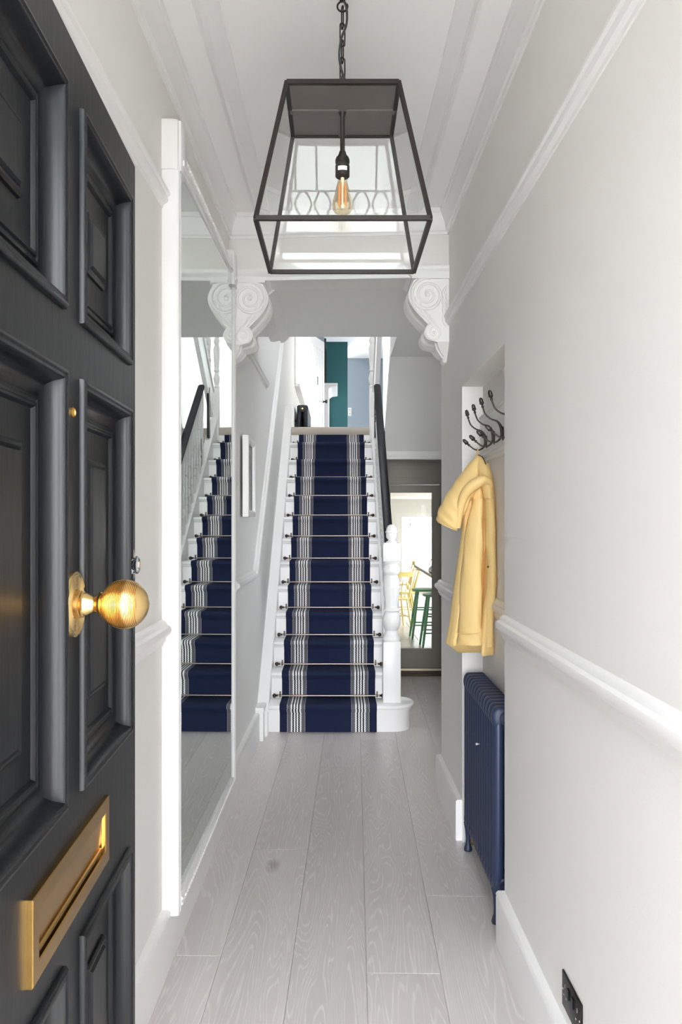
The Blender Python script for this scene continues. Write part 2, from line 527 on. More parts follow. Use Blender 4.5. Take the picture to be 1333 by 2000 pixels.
# ---- floor: a slab with every board on it
floor = struct('floor', MB().box(-0.80, 1.25, 0.62, 8.16, -0.06, -0.022), 'subfloor', 'hall floor of wide pale limed oak boards', 'floor', 0)
PS = 0.021                              # the boards run slightly across the hall
edges = [-0.70, -0.43, -0.17, 0.0945, 0.352, 0.613, 0.875, 1.135]
joints = [[1.0, 2.92, 5.77], [1.9, 3.858, 6.0], [1.6, 5.13, 7.2], [0.9, 2.805, 5.77], [1.5, 3.38, 6.30], [1.2, 4.1, 6.30], [2.0, 5.0, 7.0]]
for s in range(7):
    ys = [0.62] + joints[s] + [8.14]
    for i in range(len(ys) - 1):
        ya, yb = ys[i], ys[i + 1]
        w, l = (edges[s + 1] - edges[s]) / 2 - 0.0004, (yb - ya) / 2 - 0.0004
        c = 0.0012
        vs = [(-w, -l, -0.022), (w, -l, -0.022), (w, l, -0.022), (-w, l, -0.022), (-w, -l, -c), (w, -l, -c), (w, l, -c), (-w, l, -c),
              (-w + c, -l + c, 0), (w - c, -l + c, 0), (w - c, l - c, 0), (-w + c, l - c, 0)]
        fs = [(3, 2, 1, 0), (8, 9, 10, 11)] + [(k, (k + 1) % 4, 4 + (k + 1) % 4, 4 + k) for k in range(4)] + [(4 + k, 4 + (k + 1) % 4, 8 + (k + 1) % 4, 8 + k) for k in range(4)]
        me = MB().add(vs, fs).mesh('plank', 'plank', 0)
        ym = (ya + yb) / 2
        place(me, 'plank', floor, ((edges[s] + edges[s + 1]) / 2 + PS * (ym - 2.524), ym, 0), -math.atan(PS))

kfloor = struct('floor', MB().box(-2.6, 4.2, 8.16, 17.2, -0.06, -0.012), 'subfloor', 'kitchen floor of large stone tiles beyond the glazed door', 'floor', 0)
tile_me = MB().box(-0.447, 0.447, -0.297, 0.297, -0.012, 0.0, 0.002).mesh('floor_tile', 'tile', 0)
for i in range(5):
    for j in range(15):
        x = -0.3 + 0.9 * i + (0.45 if j % 2 else 0)
        if x < 3.6: place(tile_me, 'floor_tile', kfloor, (x, 8.46 + 0.6 * j, 0))

# ---- walls of the hall
struct('wall_left', MB(TL).box(-0.15, 0, 0.62, 4.74, -0.05, 3.4), 'wall', 'off-white left wall of the hall behind the tall mirror', 'wall', 0)
m = MB(TR).box(-0.15, 0, 0.62, 2.995, -0.05, 3.4).box(-0.15, 0, 2.995, 3.97, 2.232, 3.4).box(-0.15, 0, 3.97, 4.72, -0.05, 3.4)
m.T = ident
m.box(0.715, 0.80, 2.85, 4.1, -0.05, 2.5).box(0.74, 1.27, 4.60, 4.72, -0.05, 3.4)
struct('wall_right', m, 'wall', 'off-white right wall of the hall with the recess for coats', 'wall', 0)

# front wall with the doorway and the leaded light above
m = MB().box(-1.6, -0.42, 0.62, 0.78, -0.05, 3.4).box(0.57, 1.6, 0.62, 0.78, -0.05, 3.4).box(-0.42, 0.57, 0.62, 0.78, 3.08, 3.4)
struct('wall_front', m, 'wall', 'front wall of the house around the open doorway', 'wall', 0)
m = MB().box(-0.42, -0.395, 0.60, 0.80, -0.02, 3.08).box(0.555, 0.58, 0.60, 0.80, -0.02, 3.08).box(-0.395, 0.555, 0.60, 0.80, 2.37, 2.45).box(-0.395, 0.555, 0.60, 0.80, 3.04, 3.08)
m.box(-0.395, 0.555, 0.58, 0.80, -0.045, -0.005)
struct('trim_1', m, 'trim', 'white frame of the front doorway', 'door frame', 0)
win = struct('window_1', MB().box(-0.395, -0.365, 0.67, 0.72, 2.45, 3.04).box(0.525, 0.555, 0.67, 0.72, 2.45, 3.04).box(-0.365, 0.525, 0.67, 0.72, 2.45, 2.48).box(-0.365, 0.525, 0.67, 0.72, 3.01, 3.04),
             'trim', 'leaded fanlight over the front doorway', 'window', 0)
MB().box(-0.365, 0.525, 0.692, 0.698, 2.48, 3.01).build('pane', 'obscure', win, 0)
m = MB()
for z in (2.56, 2.70, 2.94): m.bar((-0.365, 0.695, z), (0.525, 0.695, z), 0.012)
for i in range(8):
    x = -0.365 + 0.89 * (i + 0.5) / 8
    oval = [(x + 0.048 * sin(t) * (1 - 0.25 * abs(cos(t))), 0.695, 2.63 + 0.07 * cos(t)) for t in [2 * pi * k / 16 for k in range(16)]]
    m.tube(oval, 0.006, 6, True)
for x in (-0.24, -0.12, 0.22, 0.34): m.bar((x, 0.695, 2.70), (x, 0.695, 2.94), 0.012)
for x in (-0.16, 0.05, 0.26): m.bar((x, 0.695, 2.94), (x, 0.695, 3.01), 0.012)
m.build('lead_came', 'lead', win, 0)

struct('wall_left', MB().box(-1.0, -0.62, -1.0, 0.62, -0.10, 3.5), 'light_screen', 'unseen screen wall left of the front door, added to block sidelong daylight', 'wall', 0)  # unseen side screens, added to keep sidelong daylight off the near walls
struct('wall_right', MB().box(0.66, 1.0, -1.0, 0.62, -0.10, 3.5), 'light_screen', 'unseen screen wall right of the front door, added to block sidelong daylight', 'wall', 0)

# beam across the hall (it stands a little askew)
SK = -0.08 / 1.25
def by(x): return BEAM_Y0 + SK * (x - 0.61)
def TB(x, y, z): return (x, y + by(x), z)
struct('wall_back', MB(TB).box(-0.75, 0.75, 0, 0.235, BACK_C - 0.012, 3.4), 'wall', 'off-white beam across the hall above the two scrolled brackets', 'beam', 0)
m = MB(TB)
prof = [(0, 0.0), (-0.012, 0.0), (-0.012, 0.018), (-0.03, 0.03), (-0.038, 0.045), (-0.038, 0.058), (0, 0.058)]
m.rings([[(x, a, BACK_C - 0.03 + b) for a, b in prof] for x in (xl(4.5) + 0.002, xr(4.4) - 0.002)])
struct('trim_2', m, 'trim', 'white moulding along the foot of the beam', 'moulding')

# hall ceiling, cornices and the applied strips
struct('ceiling', MB().box(-0.8, 0.8, 0.62, 4.75, HALL_C, 3.45), 'ceiling', 'white ceiling of the front hall above the lantern', 'ceiling', 0)
CZ = 3.14
corn = [(0, 0), (0.010, 0), (0.012, 0.012), (0.020, 0.018), (0.022, 0.030), (0.026, 0.055), (0.036, 0.080), (0.044, 0.092), (0.046, 0.104), (0.052, 0.108), (0.054, 0.131), (0, 0.131)]
c2 = [(a, CZ + b) for a, b in corn]
struct('trim_3', MB(TL).prism_y(c2, 0.78, 4.56), 'trim', 'white plaster cornice along the left wall', 'cornice')
struct('trim_4', MB(TR).prism_y(c2, 0.78, 4.45), 'trim', 'white plaster cornice along the right wall', 'cornice')
m = MB(TB).rings([[(x, -a, CZ + b) for a, b in corn] for x in (xl(4.5), xr(4.4))])
struct('trim_5', m, 'trim', 'white plaster cornice along the beam', 'cornice')
strip = [(0.148, HALL_C), (0.150, HALL_C - 0.012), (0.160, HALL_C - 0.014), (0.164, HALL_C - 0.03), (0.172, HALL_C - 0.034), (0.182, HALL_C - 0.018), (0.205, HALL_C - 0.016), (0.222, HALL_C - 0.008), (0.236, HALL_C - 0.007), (0.238, HALL_C)]
struct('trim_6', MB(TL).prism_y(strip, 0.78, 4.46), 'trim', 'white moulded strip on the ceiling near the left wall', 'moulding')
struct('trim_7', MB(TR).prism_y(strip, 0.78, 4.38), 'trim', 'white moulded strip on the ceiling near the right wall', 'moulding')

# picture rails and dado rails
def rail_prof(z, k=1.0): return [(0, z), (0.006 * k, z), (0.008 * k, z + 0.010), (0.020 * k, z + 0.016), (0.024 * k, z + 0.026), (0.022 * k, z + 0.036), (0.030 * k, z + 0.042), (0.030 * k, z + 0.052), (0.022 * k, z + 0.058), (0, z + 0.058)]
def dado_prof(z): return [(0, z), (0.008, z), (0.010, z + 0.010), (0.016, z + 0.014), (0.017, z + 0.026), (0.024, z + 0.034), (0.034, z + 0.042), (0.038, z + 0.054), (0.034, z + 0.066), (0.022, z + 0.072), (0.018, z + 0.082), (0.010, z + 0.088), (0, z + 0.090)]
struct('trim_8', MB(TL).prism_y(rail_prof(2.68), 0.78, 2.90), 'trim', 'white picture rail on the left wall running into the mirror frame', 'picture rail')
struct('trim_9', MB(TR).prism_y(rail_prof(2.638), 0.78, 4.405), 'trim', 'white picture rail on the right wall', 'picture rail')
struct('trim_10', MB(TS).prism_y(rail_prof(2.65), 4.72, 6.62), 'shaded_wall', 'short length of picture rail on the stair wall', 'picture rail')
struct('trim_11', MB(TL).prism_y(dado_prof(1.136), 0.78, 2.836), 'trim', 'white dado rail on the left wall ending at the mirror', 'dado rail')
m = MB(TR).prism_y(dado_prof(1.136), 0.78, 2.985)
struct('trim_12', m, 'trim', 'thick white dado rail on the near right wall', 'dado rail')
struct('trim_13', MB(TR).prism_y(dado_prof(1.136), 3.98, 4.745), 'trim', 'short white dado rail on the pier behind the yellow raincoat', 'dado rail')
struct('trim_14', MB(lambda x, y, z: (0.715 - x, y, z)).prism_y([(a * 0.7, b) for a, b in dado_prof(1.136)], 2.9, 3.97), 'trim', 'dado rail inside the recess above the radiator', 'dado rail')
m = MB(TS).prism_y(dado_prof(1.136), 4.70, 5.60)
m2 = MB(TS).prism_y([(a, b) for a, b in dado_prof(1.136)], 5.60, 9.1, SLOPE * 3.5)
m.v += m2.v; m.f += [tuple(i + len(m.v) - len(m2.v) for i in f) for f in m2.f]
struct('trim_15', m, 'shaded_wall', 'raking dado rail climbing the stair wall', 'dado rail')

# skirting boards
def skirt_prof(h=0.2): return [(0, 0), (0.032, 0), (0.032, h - 0.022), (0.030, h - 0.018), (0.033, h - 0.013), (0.031, h - 0.006), (0.024, h), (0, h)]
struct('baseboard_left', MB(TL).prism_y(skirt_prof(), 0.78, 4.74), 'trim', 'white skirting board along the left wall below the mirror', 'skirting')
struct('baseboard_right', MB(TR).prism_y(skirt_prof(), 0.78, 2.997), 'trim', 'white skirting board along the near right wall', 'skirting')
m = MB(TR).prism_y(skirt_prof(), 3.965, 4.735)
m.rings([[(x, 3.97 - a, z) for a, z in [(p, q) for p, q in skirt_prof()]] for x in (-0.10, 0.0)])
m.rings([[(x, 4.72 + a * 0.5, z) for a, z in skirt_prof()] for x in (-0.45, 0.0)])
struct('baseboard_right', m, 'trim', 'white skirting board around the pier beyond the radiator', 'skirting')
struct('baseboard_left', MB(TS).prism_y(skirt_prof(), 4.74, 5.73), 'trim', 'white skirting board on the stair wall before the first step', 'skirting')

# ---- the back hall and stairwell
WY0, WY1, WZ0, WZ1 = 11.0, 13.0, 3.42, 4.85
m = MB(TS).box(-0.15, 0, 4.70, 5.72, -0.05, 5.3).box(-0.15, 0, 5.72, 9.1, -0.05, 5.3)
m.T = ident
m.box(RL - 0.15, RL, 9.1, WY0, 2.32, 5.3).box(RL - 0.15, RL, WY1, 18.0, 2.32, 5.3).box(RL - 0.15, RL, WY0, WY1, 2.32, WZ0).box(RL - 0.15, RL, WY0, WY1, WZ1, 5.3)
struct('wall_left', m, 'shaded_wall', 'pale shaded wall climbing beside the stairs', 'wall', 0)
struct('ceiling', MB().box(-0.75, 1.27, 4.62, 5.99, BACK_C, 3.2).box(0.44, 1.27, 5.99, 6.735, BACK_C, 3.2), 'shaded_wall', 'shaded ceiling of the back hall with the stairwell opening', 'ceiling', 0)
# soffit under the upper flight, sloping down away from the hall
m = MB().rings([[(x, 6.73, BACK_C), (x, 7.66, BACK_C - SLOPE * 0.93), (x, 8.20, BACK_C - SLOPE * 0.93), (x, 8.20, BACK_C - SLOPE * 0.93 + 0.12), (x, 7.72, BACK_C - SLOPE * 0.93 + 0.12), (x, 6.73, 3.06)] for x in (0.44, 1.27)])
struct('ceiling', m, 'shaded_wall', 'sloping plastered soffit under the upper flight of stairs', 'soffit', 0)
struct('trim_16', MB().box(0.44, 1.12, 7.62, 7.66, BACK_C - SLOPE * 0.93 - 0.028, BACK_C - SLOPE * 0.93 + 0.03).box(0.44, 1.12, 7.605, 7.63, BACK_C - SLOPE * 0.93 + 0.0, BACK_C - SLOPE * 0.93 + 0.05), 'shaded_wall', 'narrow moulding at the foot of the sloping soffit', 'moulding', 0)
struct('wall_right', MB().box(1.12, 1.27, 4.72, 5.57, -0.05, 5.3).box(1.12, 1.27, 6.13, 8.26, -0.05, 5.3).box(1.12, 1.27, 5.57, 6.13, -0.05, 1.28).box(1.12, 1.27, 5.57, 6.13, 1.77, 5.3).box(1.12, 1.27, 8.26, 13.3, 2.32, 5.3), 'shaded_wall', 'shaded right wall of the back hall with an added window hole behind the pier', 'wall', 0)
w = struct('fill_window', MB().box(1.17, 1.22, 5.57, 5.6, 1.28, 1.77).box(1.17, 1.22, 6.1, 6.13, 1.28, 1.77).box(1.17, 1.22, 5.6, 6.1, 1.28, 1.3).box(1.17, 1.22, 5.6, 6.1, 1.75, 1.77), 'trim', 'small unseen window added behind the pier to light the back hall', 'window', 0)  # unseen window, added as fill for the middle and back of the hall
MB().box(1.192, 1.198, 5.6, 6.1, 1.3, 1.75).build('pane', 'glass', w, 0)
# boxed cornice on the back-hall ceiling
m = MB().prism_y([(-0.50, BACK_C), (-0.50, BACK_C - 0.036), (-0.47, BACK_C - 0.038), (-0.44, BACK_C - 0.03), (-0.425, BACK_C - 0.03), (-0.42, BACK_C - 0.045), (-0.40, BACK_C - 0.042), (-0.365, BACK_C - 0.012), (-0.36, BACK_C)], 4.72, 5.99)
struct('trim_17', m, 'shaded_wall', 'moulded cornice band on the back-hall ceiling', 'cornice')
# cheek under the stairs
m = MB().rings([[(x, 6.20, -0.02), (x, 9.08, -0.02), (x, 9.08, 2.5), (x, 8.93, 2.5), (x, 6.20, 0.32)] for x in (0.40, 0.43)])
struct('wall_left', m, 'trim', 'white panel closing the space under the stairs', 'wall', 0)

# passage end wall with the glazed kitchen door
DY = 8.13
m = MB().box(0.40, 0.455, DY, DY + 0.14, -0.05, 2.4).box(1.045, 1.27, DY, DY + 0.14, -0.05, 2.4).box(0.455, 1.045, DY, DY + 0.14, 1.93, 2.4)
struct('wall_back', m, 'taupe', 'dark taupe wall around the kitchen door', 'wall', 0)
m = MB().box(0.43, 1.10, DY - 0.02, DY, 1.935, 2.02).box(0.43, 1.10, DY - 0.03, DY, 2.0, 2.025).box(1.045, 1.10, DY - 0.02, DY, 0, 1.935)
struct('trim_18', m, 'taupe', 'dark taupe architrave around the kitchen door', 'architrave', 0)
d = struct('door_2', MB().box(0.46, 0.535, DY + 0.03, DY + 0.075, 0.06, 1.925), 'taupe', 'dark taupe glazed door to the kitchen', 'door', 0)
MB().box(0.955, 1.04, DY + 0.03, DY + 0.075, 0.06, 1.925).build('stile', 'taupe', d, 0)
MB().box(0.535, 0.955, DY + 0.03, DY + 0.075, 1.848, 1.925).build('top_rail', 'taupe', d, 0)
MB().box(0.535, 0.955, DY + 0.03, DY + 0.075, 0.06, 0.269).build('bottom_rail', 'taupe', d, 0)
MB().box(0.535, 0.955, DY + 0.049, DY + 0.055, 0.269, 1.848).build('pane', 'glass', d, 0)
struct('trim_19', MB().box(0.44, 1.10, DY - 0.02, DY + 0.14, 0.0, 0.025).box(0.44, 1.10, DY + 0.0, DY + 0.1, 0.025, 0.055), 'dark_wood', 'dark wooden threshold of the kitchen door', 'threshold', 0)
struct('trim_20', MB().box(0.44, 1.10, DY - 0.012, DY + 0.012, 0.055, 0.075), 'threshold', 'bronze strip on the threshold of the kitchen door', 'threshold strip', 0)

# ---- landing and the room beyond
NOSE_Y = Z1 + 12 * GOING
struct('floor', MB().box(-0.60, 1.30, NOSE_Y + 0.05, 18.0, 2.45, 2.598), 'carpet', 'beige carpet of the upper landing', 'floor', 0)
m = MB().box(-0.75, 1.4, 5.7, 6.2, UP_C, 5.3).box(-0.75, 1.4, 7.2, 18.2, UP_C, 5.3).box(-0.75, -0.05, 6.2, 7.2, UP_C, 5.3).box(0.65, 1.4, 6.2, 7.2, UP_C, 5.3)  # hole above the stairs is out of view, added to let daylight down
struct('ceiling', m, 'ceiling', 'white ceiling over the upper landing with an unseen opening added to light the stairs', 'ceiling', 0)
struct('wall_front', MB().box(-0.75, 1.4, 5.84, 5.985, 3.0, 5.3), 'shaded_wall', 'wall over the stairwell opening facing the landing', 'wall', 0)
m = MB().box(RL, -0.45, 13.2, 13.34, 2.598, 5.1).box(-0.45, 0.75, 13.2, 13.34, 4.70, 5.1).box(0.75, 1.3, 13.2, 13.34, 2.598, 5.1)
struct('wall_back', m, 'trim', 'white wall with a doorway at the end of the landing', 'wall', 0)
struct('wall_back', MB().box(-0.75, 0.197, 16.0, 16.4, 2.45, 5.1), 'teal', 'deep teal wall in the room beyond the landing', 'wall', 0)
struct('wall_back', MB().box(0.0, 1.45, 17.65, 17.8, 2.45, 5.2), 'blue_grey', 'pale blue-grey wall in the room beyond the landing', 'wall', 0)
struct('wall_left', MB().box(RL - 0.02, -0.25, 14.7, 16.0, 2.598, 5.1), 'blue_grey', 'chimney breast in the room beyond the landing', 'wall', 0)
m = MB().box(1.3, 1.45, 13.3, 15.0, 2.45, 5.2).box(1.3, 1.45, 16.3, 17.8, 2.45, 5.2).box(1.3, 1.45, 15.0, 16.3, 2.45, 3.4).box(1.3, 1.45, 15.0, 16.3, 4.35, 5.2)  # unseen opening, added to light the coloured walls of this room
struct('wall_right', m, 'blue_grey', 'right wall of the room beyond the landing with an unseen opening added for daylight', 'wall', 0)
# landing window in the left wall
w = struct('window_2', MB(TS).box(-0.12, -0.06, WY0, WY0 + 0.07, WZ0, WZ1).box(-0.12, -0.06, WY1 - 0.07, WY1, WZ0, WZ1).box(-0.12, -0.06, WY0 + 0.07, WY1 - 0.07, WZ0, WZ0 + 0.07).box(-0.12, -0.06, WY0 + 0.07, WY1 - 0.07, WZ1 - 0.07, WZ1).box(-0.115, -0.065, 11.96, 12.04, WZ0 + 0.07, WZ1 - 0.07),
           'trim', 'bright landing window in the left wall above the radiator', 'window', 0)
MB(TS).box(-0.095, -0.09, WY0 + 0.05, WY1 - 0.05, WZ0 + 0.05, WZ1 - 0.05).build('pane', 'glass', w, 0)
MB(TS).box(-0.06, 0.075, WY0 - 0.06, WY1 + 0.06, WZ0 - 0.035, WZ0, 0.008).build('window_sill', 'trim', w)
MB(TS).box(0, 0.025, WY0 - 0.09, WY0, WZ0, WZ1 + 0.09).box(0, 0.025, WY1, WY1 + 0.09, WZ0, WZ1 + 0.09).box(0, 0.025, WY0, WY1, WZ1, WZ1 + 0.09).build('architrave', 'trim', w, 0)

# ---- kitchen shell
KC = 2.0
m = MB().box(-2.7, 4.3, 17.0, 17.15, -0.05, 0.0).box(-2.7, 1.24, 17.0, 17.15, 0, 2.3).box(3.7, 4.3, 17.0, 17.15, 0, 2.3).box(1.24, 3.7, 17.0, 17.15, 1.70, 2.3)
struct('wall_back', m, 'wall', 'white end wall of the kitchen around the garden doors', 'wall', 0)
struct('wall_left', MB().box(-2.75, -2.6, 8.2, 17.1, -0.05, 2.3), 'wall', 'white left wall of the kitchen', 'wall', 0)
m = MB().box(4.2, 4.35, 8.2, 10.2, -0.05, 2.3).box(4.2, 4.35, 12.6, 17.1, -0.05, 2.3).box(4.2, 4.35, 10.2, 12.6, 1.95, 2.3).box(4.2, 4.35, 10.2, 12.6, -0.05, 0.1)  # out-of-view opening, added to brighten the kitchen
struct('wall_right', m, 'wall', 'right wall of the kitchen with a wide unseen opening added for daylight', 'wall', 0)
struct('wall_front', MB().box(-2.7, -0.59, 8.2, 8.3, -0.05, 2.4).box(-0.75, 0.46, 9.05, 9.12, -0.05, 2.45).box(1.27, 4.3, 8.2, 8.3, -0.05, 2.4), 'wall', 'white kitchen wall behind the stairs', 'wall', 0)
struct('ceiling', MB().box(-2.7, 4.3, 9.05, 17.1, KC, 2.3).box(0.43, 4.3, 8.27, 9.05, KC, 2.3), 'ceiling', 'white kitchen ceiling seen through the glazed door', 'ceiling', 0)
w = struct('window_3', MB().box(1.24, 1.36, 17.0, 17.08, 0, 1.70).box(3.58, 3.7, 17.0, 17.08, 0, 1.70).box(1.36, 3.58, 17.0, 17.08, 1.62, 1.70).box(1.36, 3.58, 17.0, 17.08, 0, 0.09).box(2.42, 2.52, 17.01, 17.07, 0.09, 1.62),
           'trim', 'white garden doors with bars across the top at the end of the kitchen', 'window', 0)
MB().box(1.36, 2.42, 17.03, 17.036, 0.09, 1.62).build('pane', 'glass', w, 0)
MB().box(2.52, 3.58, 17.03, 17.036, 0.09, 1.62).build('pane', 'glass', w, 0)
m = MB()
for z in (1.57, 1.47, 1.38): m.box(1.36, 2.42, 17.02, 17.045, z - 0.008, z + 0.008)
m.box(1.52, 1.54, 17.02, 17.045, 1.38, 1.62)
m.build('glazing_bar', 'trim', w, 0)

# ================================================================== FRONT DOOR
DY0, DY1 = 0.805, 1.728
door = struct('door_1', MB(TD).box(-0.045, 0, 1.66 + 0.002, DY1, 0.02, 2.335), 'door', 'open glossy black six-panel front door with brass fittings', 'door', 0)
for nm, a, b, z0, z1 in (('stile', DY0, 0.873, 0.02, 2.335), ('muntin', 1.215, 1.318, 0.02, 2.335)):
    MB(TD).box(-0.045, 0, a, b, z0, z1).build(nm, 'door', door, 0)
rows = ((1.906, 2.240), (1.146, 1.800), (0.27, 0.895))
cols = ((0.873, 1.215), (1.318, 1.662))
rails = ((2.240, 2.335), (1.800, 1.906), (0.895, 1.146), (0.02, 0.27))
for a, b in cols:
    for z0, z1 in rails:
        MB(TD).box(-0.045, 0, a, b, z0, z1).build('rail', 'door', door, 0)
mould = [(-0.008, -0.002), (-0.0075, 0.006), (-0.004, 0.010), (0.0, 0.0105), (0.003, 0.008), (0.0045, 0.0085), (0.008, 0.0085), (0.0095, 0.006), (0.0105, 0.002), (0.0115, 0.0), (0.0125, -0.004), (0.0145, -0.0095), (0.0185, -0.0155), (0.0245, -0.0205),
         (0.031, -0.0235), (0.038, -0.025), (0.040, -0.0245), (0.042, -0.021), (0.046, -0.020), (0.049, -0.0225), (0.051, -0.0225), (0.0535, -0.0195), (0.0575, -0.0195), (0.0605, -0.0235), (0.062, -0.027)]
panel = [(0.060, -0.0255), (0.112, -0.0255), (0.113, -0.021), (0.117, -0.018), (0.121, -0.0175), (0.124, -0.020), (0.128, -0.014)]


def rect_loops(T, a, b, z0, z1, prof, fill):
    m = MB(T); R = [[(h, a + i, z0 + i), (h, b - i, z0 + i), (h, b - i, z1 - i), (h, a + i, z1 - i)] for i, h in prof]
    m.rings(R, cap=False)
    if fill:
        n = len(m.v); m.f.append((n - 4, n - 3, n - 2, n - 1))
    return m


for a, b in cols:
    for z0, z1 in rows:
        rect_loops(TD, a, b, z0, z1, mould, False).build('panel_moulding', 'door', door, 42)
        rect_loops(TD, a, b, z0, z1, panel, True).build('panel', 'door', door, 28)
        MB(TD).box(-0.045, -0.03, a, b, z0, z1).build('panel_back', 'door', door, 0)
# centre knob
KY, KZ = 1.27, 1.446
rose = [(0.0001, -0.001), (0.0525, -0.001), (0.0525, 0.004), (0.0515, 0.007), (0.049, 0.008), (0.046, 0.0065)]
for k in range(8):
    r = 0.044 - k * 0.0027
    rose += [(r, 0.0072), (r - 0.0013, 0.0058)]
rose += [(0.0225, 0.0065), (0.022, 0.014), (0.019, 0.016), (0.0001, 0.016)]
kn = MB(TD).lathe(rose, (0, KY, KZ), 'X', 40, False).build('knob_rose', 'brass', door, 30)
MB(TD).lathe([(0.0205, 0.012), (0.021, 0.018), (0.0185, 0.020), (0.0175, 0.024), (0.013, 0.032), (0.0125, 0.036), (0.015, 0.041), (0.019, 0.043), (0.0195, 0.046), (0.016, 0.048)], (0, KY, KZ), 'X', 32, False).build('knob_neck', 'brass', kn, 30)
R0, HC = 0.0385, 0.0825
prof = [(0.014, HC - 0.0365)]
N = 23
for k in range(N):
    t0 = -0.0345 + (0.0345 + 0.022) * k / N; dt = (0.0345 + 0.022) / N
    for q, dr in ((0.1, -0.0011), (0.35, 0.0005), (0.65, 0.0005), (0.9, -0.0011)):
        t = t0 + q * dt
        prof.append((sqrt(R0 ** 2 - t * t) + dr, HC + t))
for k in range(11):
    t = 0.0222 + (R0 - 0.0222) * sin(pi / 2 * k / 10)
    prof.append((sqrt(max(1e-9, R0 ** 2 - t * t)), HC + t))
MB(TD).lathe(prof, (0, KY, KZ), 'X', 48, False).build('knob', 'brass', kn, 25)
# letter plate
LY0, LY1, LZ0, LZ1 = 1.0655, 1.473, 0.958, 1.076
m = rect_loops(TD, LY0, LY1, LZ0, LZ1, [(0, 0), (0, 0.007), (0.0015, 0.0085), (0.024, 0.0085), (0.026, 0.007), (0.026, -0.004)], False)
lp = m.build('letter_plate', 'brass_old', door, 20)
fl = MB(TD).rings([[(h, y, z) for h, z in ((-0.003, LZ0 + 0.033), (0.001, LZ0 + 0.033), (0.0055, LZ1 - 0.027), (0.001, LZ1 - 0.027))] for y in (LY0 + 0.027, LY1 - 0.040)])
fl.build('flap', 'brass_old', lp, 0)
MB(TD).box(-0.02, -0.012, LY0 + 0.02, LY1 - 0.02, LZ0 + 0.02, LZ1 - 0.02).build('slot_back', 'dark_void', lp, 0)
MB(TD).tube([(0.0035, LY0 + 0.03, LZ0 + 0.036), (0.0035, LY1 - 0.045, LZ0 + 0.036)], 0.004, 8).build('flap_lip', 'brass_old', lp)
MB(TD).box(0.0, 0.004, LY1 - 0.038, LY1 - 0.0265, LZ0 + 0.034, LZ1 - 0.028).build('flap_pivot', 'brass', lp, 0)
# spy hole and cylinder pull
MB(TD).lathe([(0.0001, 0), (0.0085, 0), (0.0085, 0.003), (0.006, 0.005), (0.0055, 0.003), (0.0001, 0.003)], (0, 1.267, 1.748), 'X', 18, False).build('spy_hole', 'brass_old', door)
cy, cz = 1.672, 1.487
m = MB(TD)
m.rings([[(h, cy + 0.016 * s * cos(t) * (1 - 0.25 * sin(t)), cz + 0.036 * s * sin(t)) for t in [2 * pi * k / 24 for k in range(24)]] for h, s in ((0, 1.0), (0.006, 1.0), (0.010, 0.8))])
cp = m.build('cylinder_pull', 'chrome', door)
MB(TD).lathe([(0.012, 0.004), (0.0155, 0.008), (0.018, 0.014), (0.0185, 0.018), (0.016, 0.020), (0.010, 0.019), (0.008, 0.016), (0.0001, 0.016)], (0, cy, cz - 0.002), 'X', 28, False).build('lock_cylinder', 'chrome', cp)
for z in (0.35, 1.2, 2.05):
    MB(TD).tube([(-0.002, DY0 - 0.006, z - 0.05), (-0.002, DY0 - 0.006, z + 0.05)], 0.007, 10).build('hinge', 'brass_old', door)

# ================================================================== MIRROR
MY0, MY1 = 2.847, 4.345
mir = thing('wall_mirror', TL(0.02, (MY0 + MY1) / 2, 0.2), 'tall white framed mirror on the left wall reflecting the stairs', 'mirror')
fp = [(0.001, 0.0), (0.052, 0.0), (0.060, 0.006), (0.062, 0.016), (0.056, 0.022), (0.058, 0.030), (0.062, 0.036), (0.060, 0.046), (0.050, 0.052), (0.048, 0.060), (0.036, 0.064), (0.034, 0.076), (0.020, 0.082), (0.012, 0.084), (0.001, 0.084)]
MZ0, MZ1 = 0.178, 2.925
MB(TL).prism_z([(d, MY0 + w) for d, w in fp], MZ0, 2.835).build('frame_stile', 'trim', mir)
MB(TL).prism_z([(d, MY1 - w) for d, w in fp], MZ0, 2.86).build('frame_stile', 'trim', mir)
MB(TL).rings([[(d, y, MZ0 + w * 0.72) for d, w in fp] for y in (MY0 + 0.075, MY1 - 0.075)]).build('frame_bottom', 'trim', mir)
MB(TL).rings([[(d, y, MZ1 - w * 1.05) for d, w in fp] for y in (MY0 + 0.075, MY1 - 0.075)]).build('frame_top', 'trim', mir)
cb = [(0.001, -0.006), (0.040, -0.006), (0.056, 0.0), (0.060, 0.010), (0.066, 0.012), (0.070, 0.020), (0.070, 0.095), (0.064, 0.105), (0.058, 0.106), (0.052, 0.116), (0.001, 0.116)]
for y0, s in ((MY0, 1), (MY1, -1)):
    m = MB(TL).prism_z([(d, y0 + s * w) for d, w in cb], 2.815, 2.985)
    m.prism_z([(d * 0.985, y0 + s * (w * 0.97 + 0.003)) for d, w in cb], 2.985, 2.993)
    m.box(0.068, 0.075, min(y0 + s * 0.03, y0 + s * 0.095), max(y0 + s * 0.03, y0 + s * 0.095), 2.84, 2.86)
    m.build('corner_block', 'trim', mir)
m = MB(TL)
for k in range(46):
    y = MY0 + 0.125 + k * (MY1 - MY0 - 0.25) / 45
    m.ball((0.060, y, MZ1 - 0.032), 0.0085, 6, 4)
    m.ball((0.060, y, MZ0 + 0.022), 0.0075, 6, 4)
o = m.build('carved_beading', 'trim', mir); o['kind'] = 'stuff'
MB(lambda x, y, z: (-0.627 + 0.016 * y + x, y, z)).box(-0.004, 0, MY0 + 0.05, MY1 - 0.05, MZ0 + 0.03, MZ1 - 0.05).build('mirror_glass', 'mirror', mir, 0)
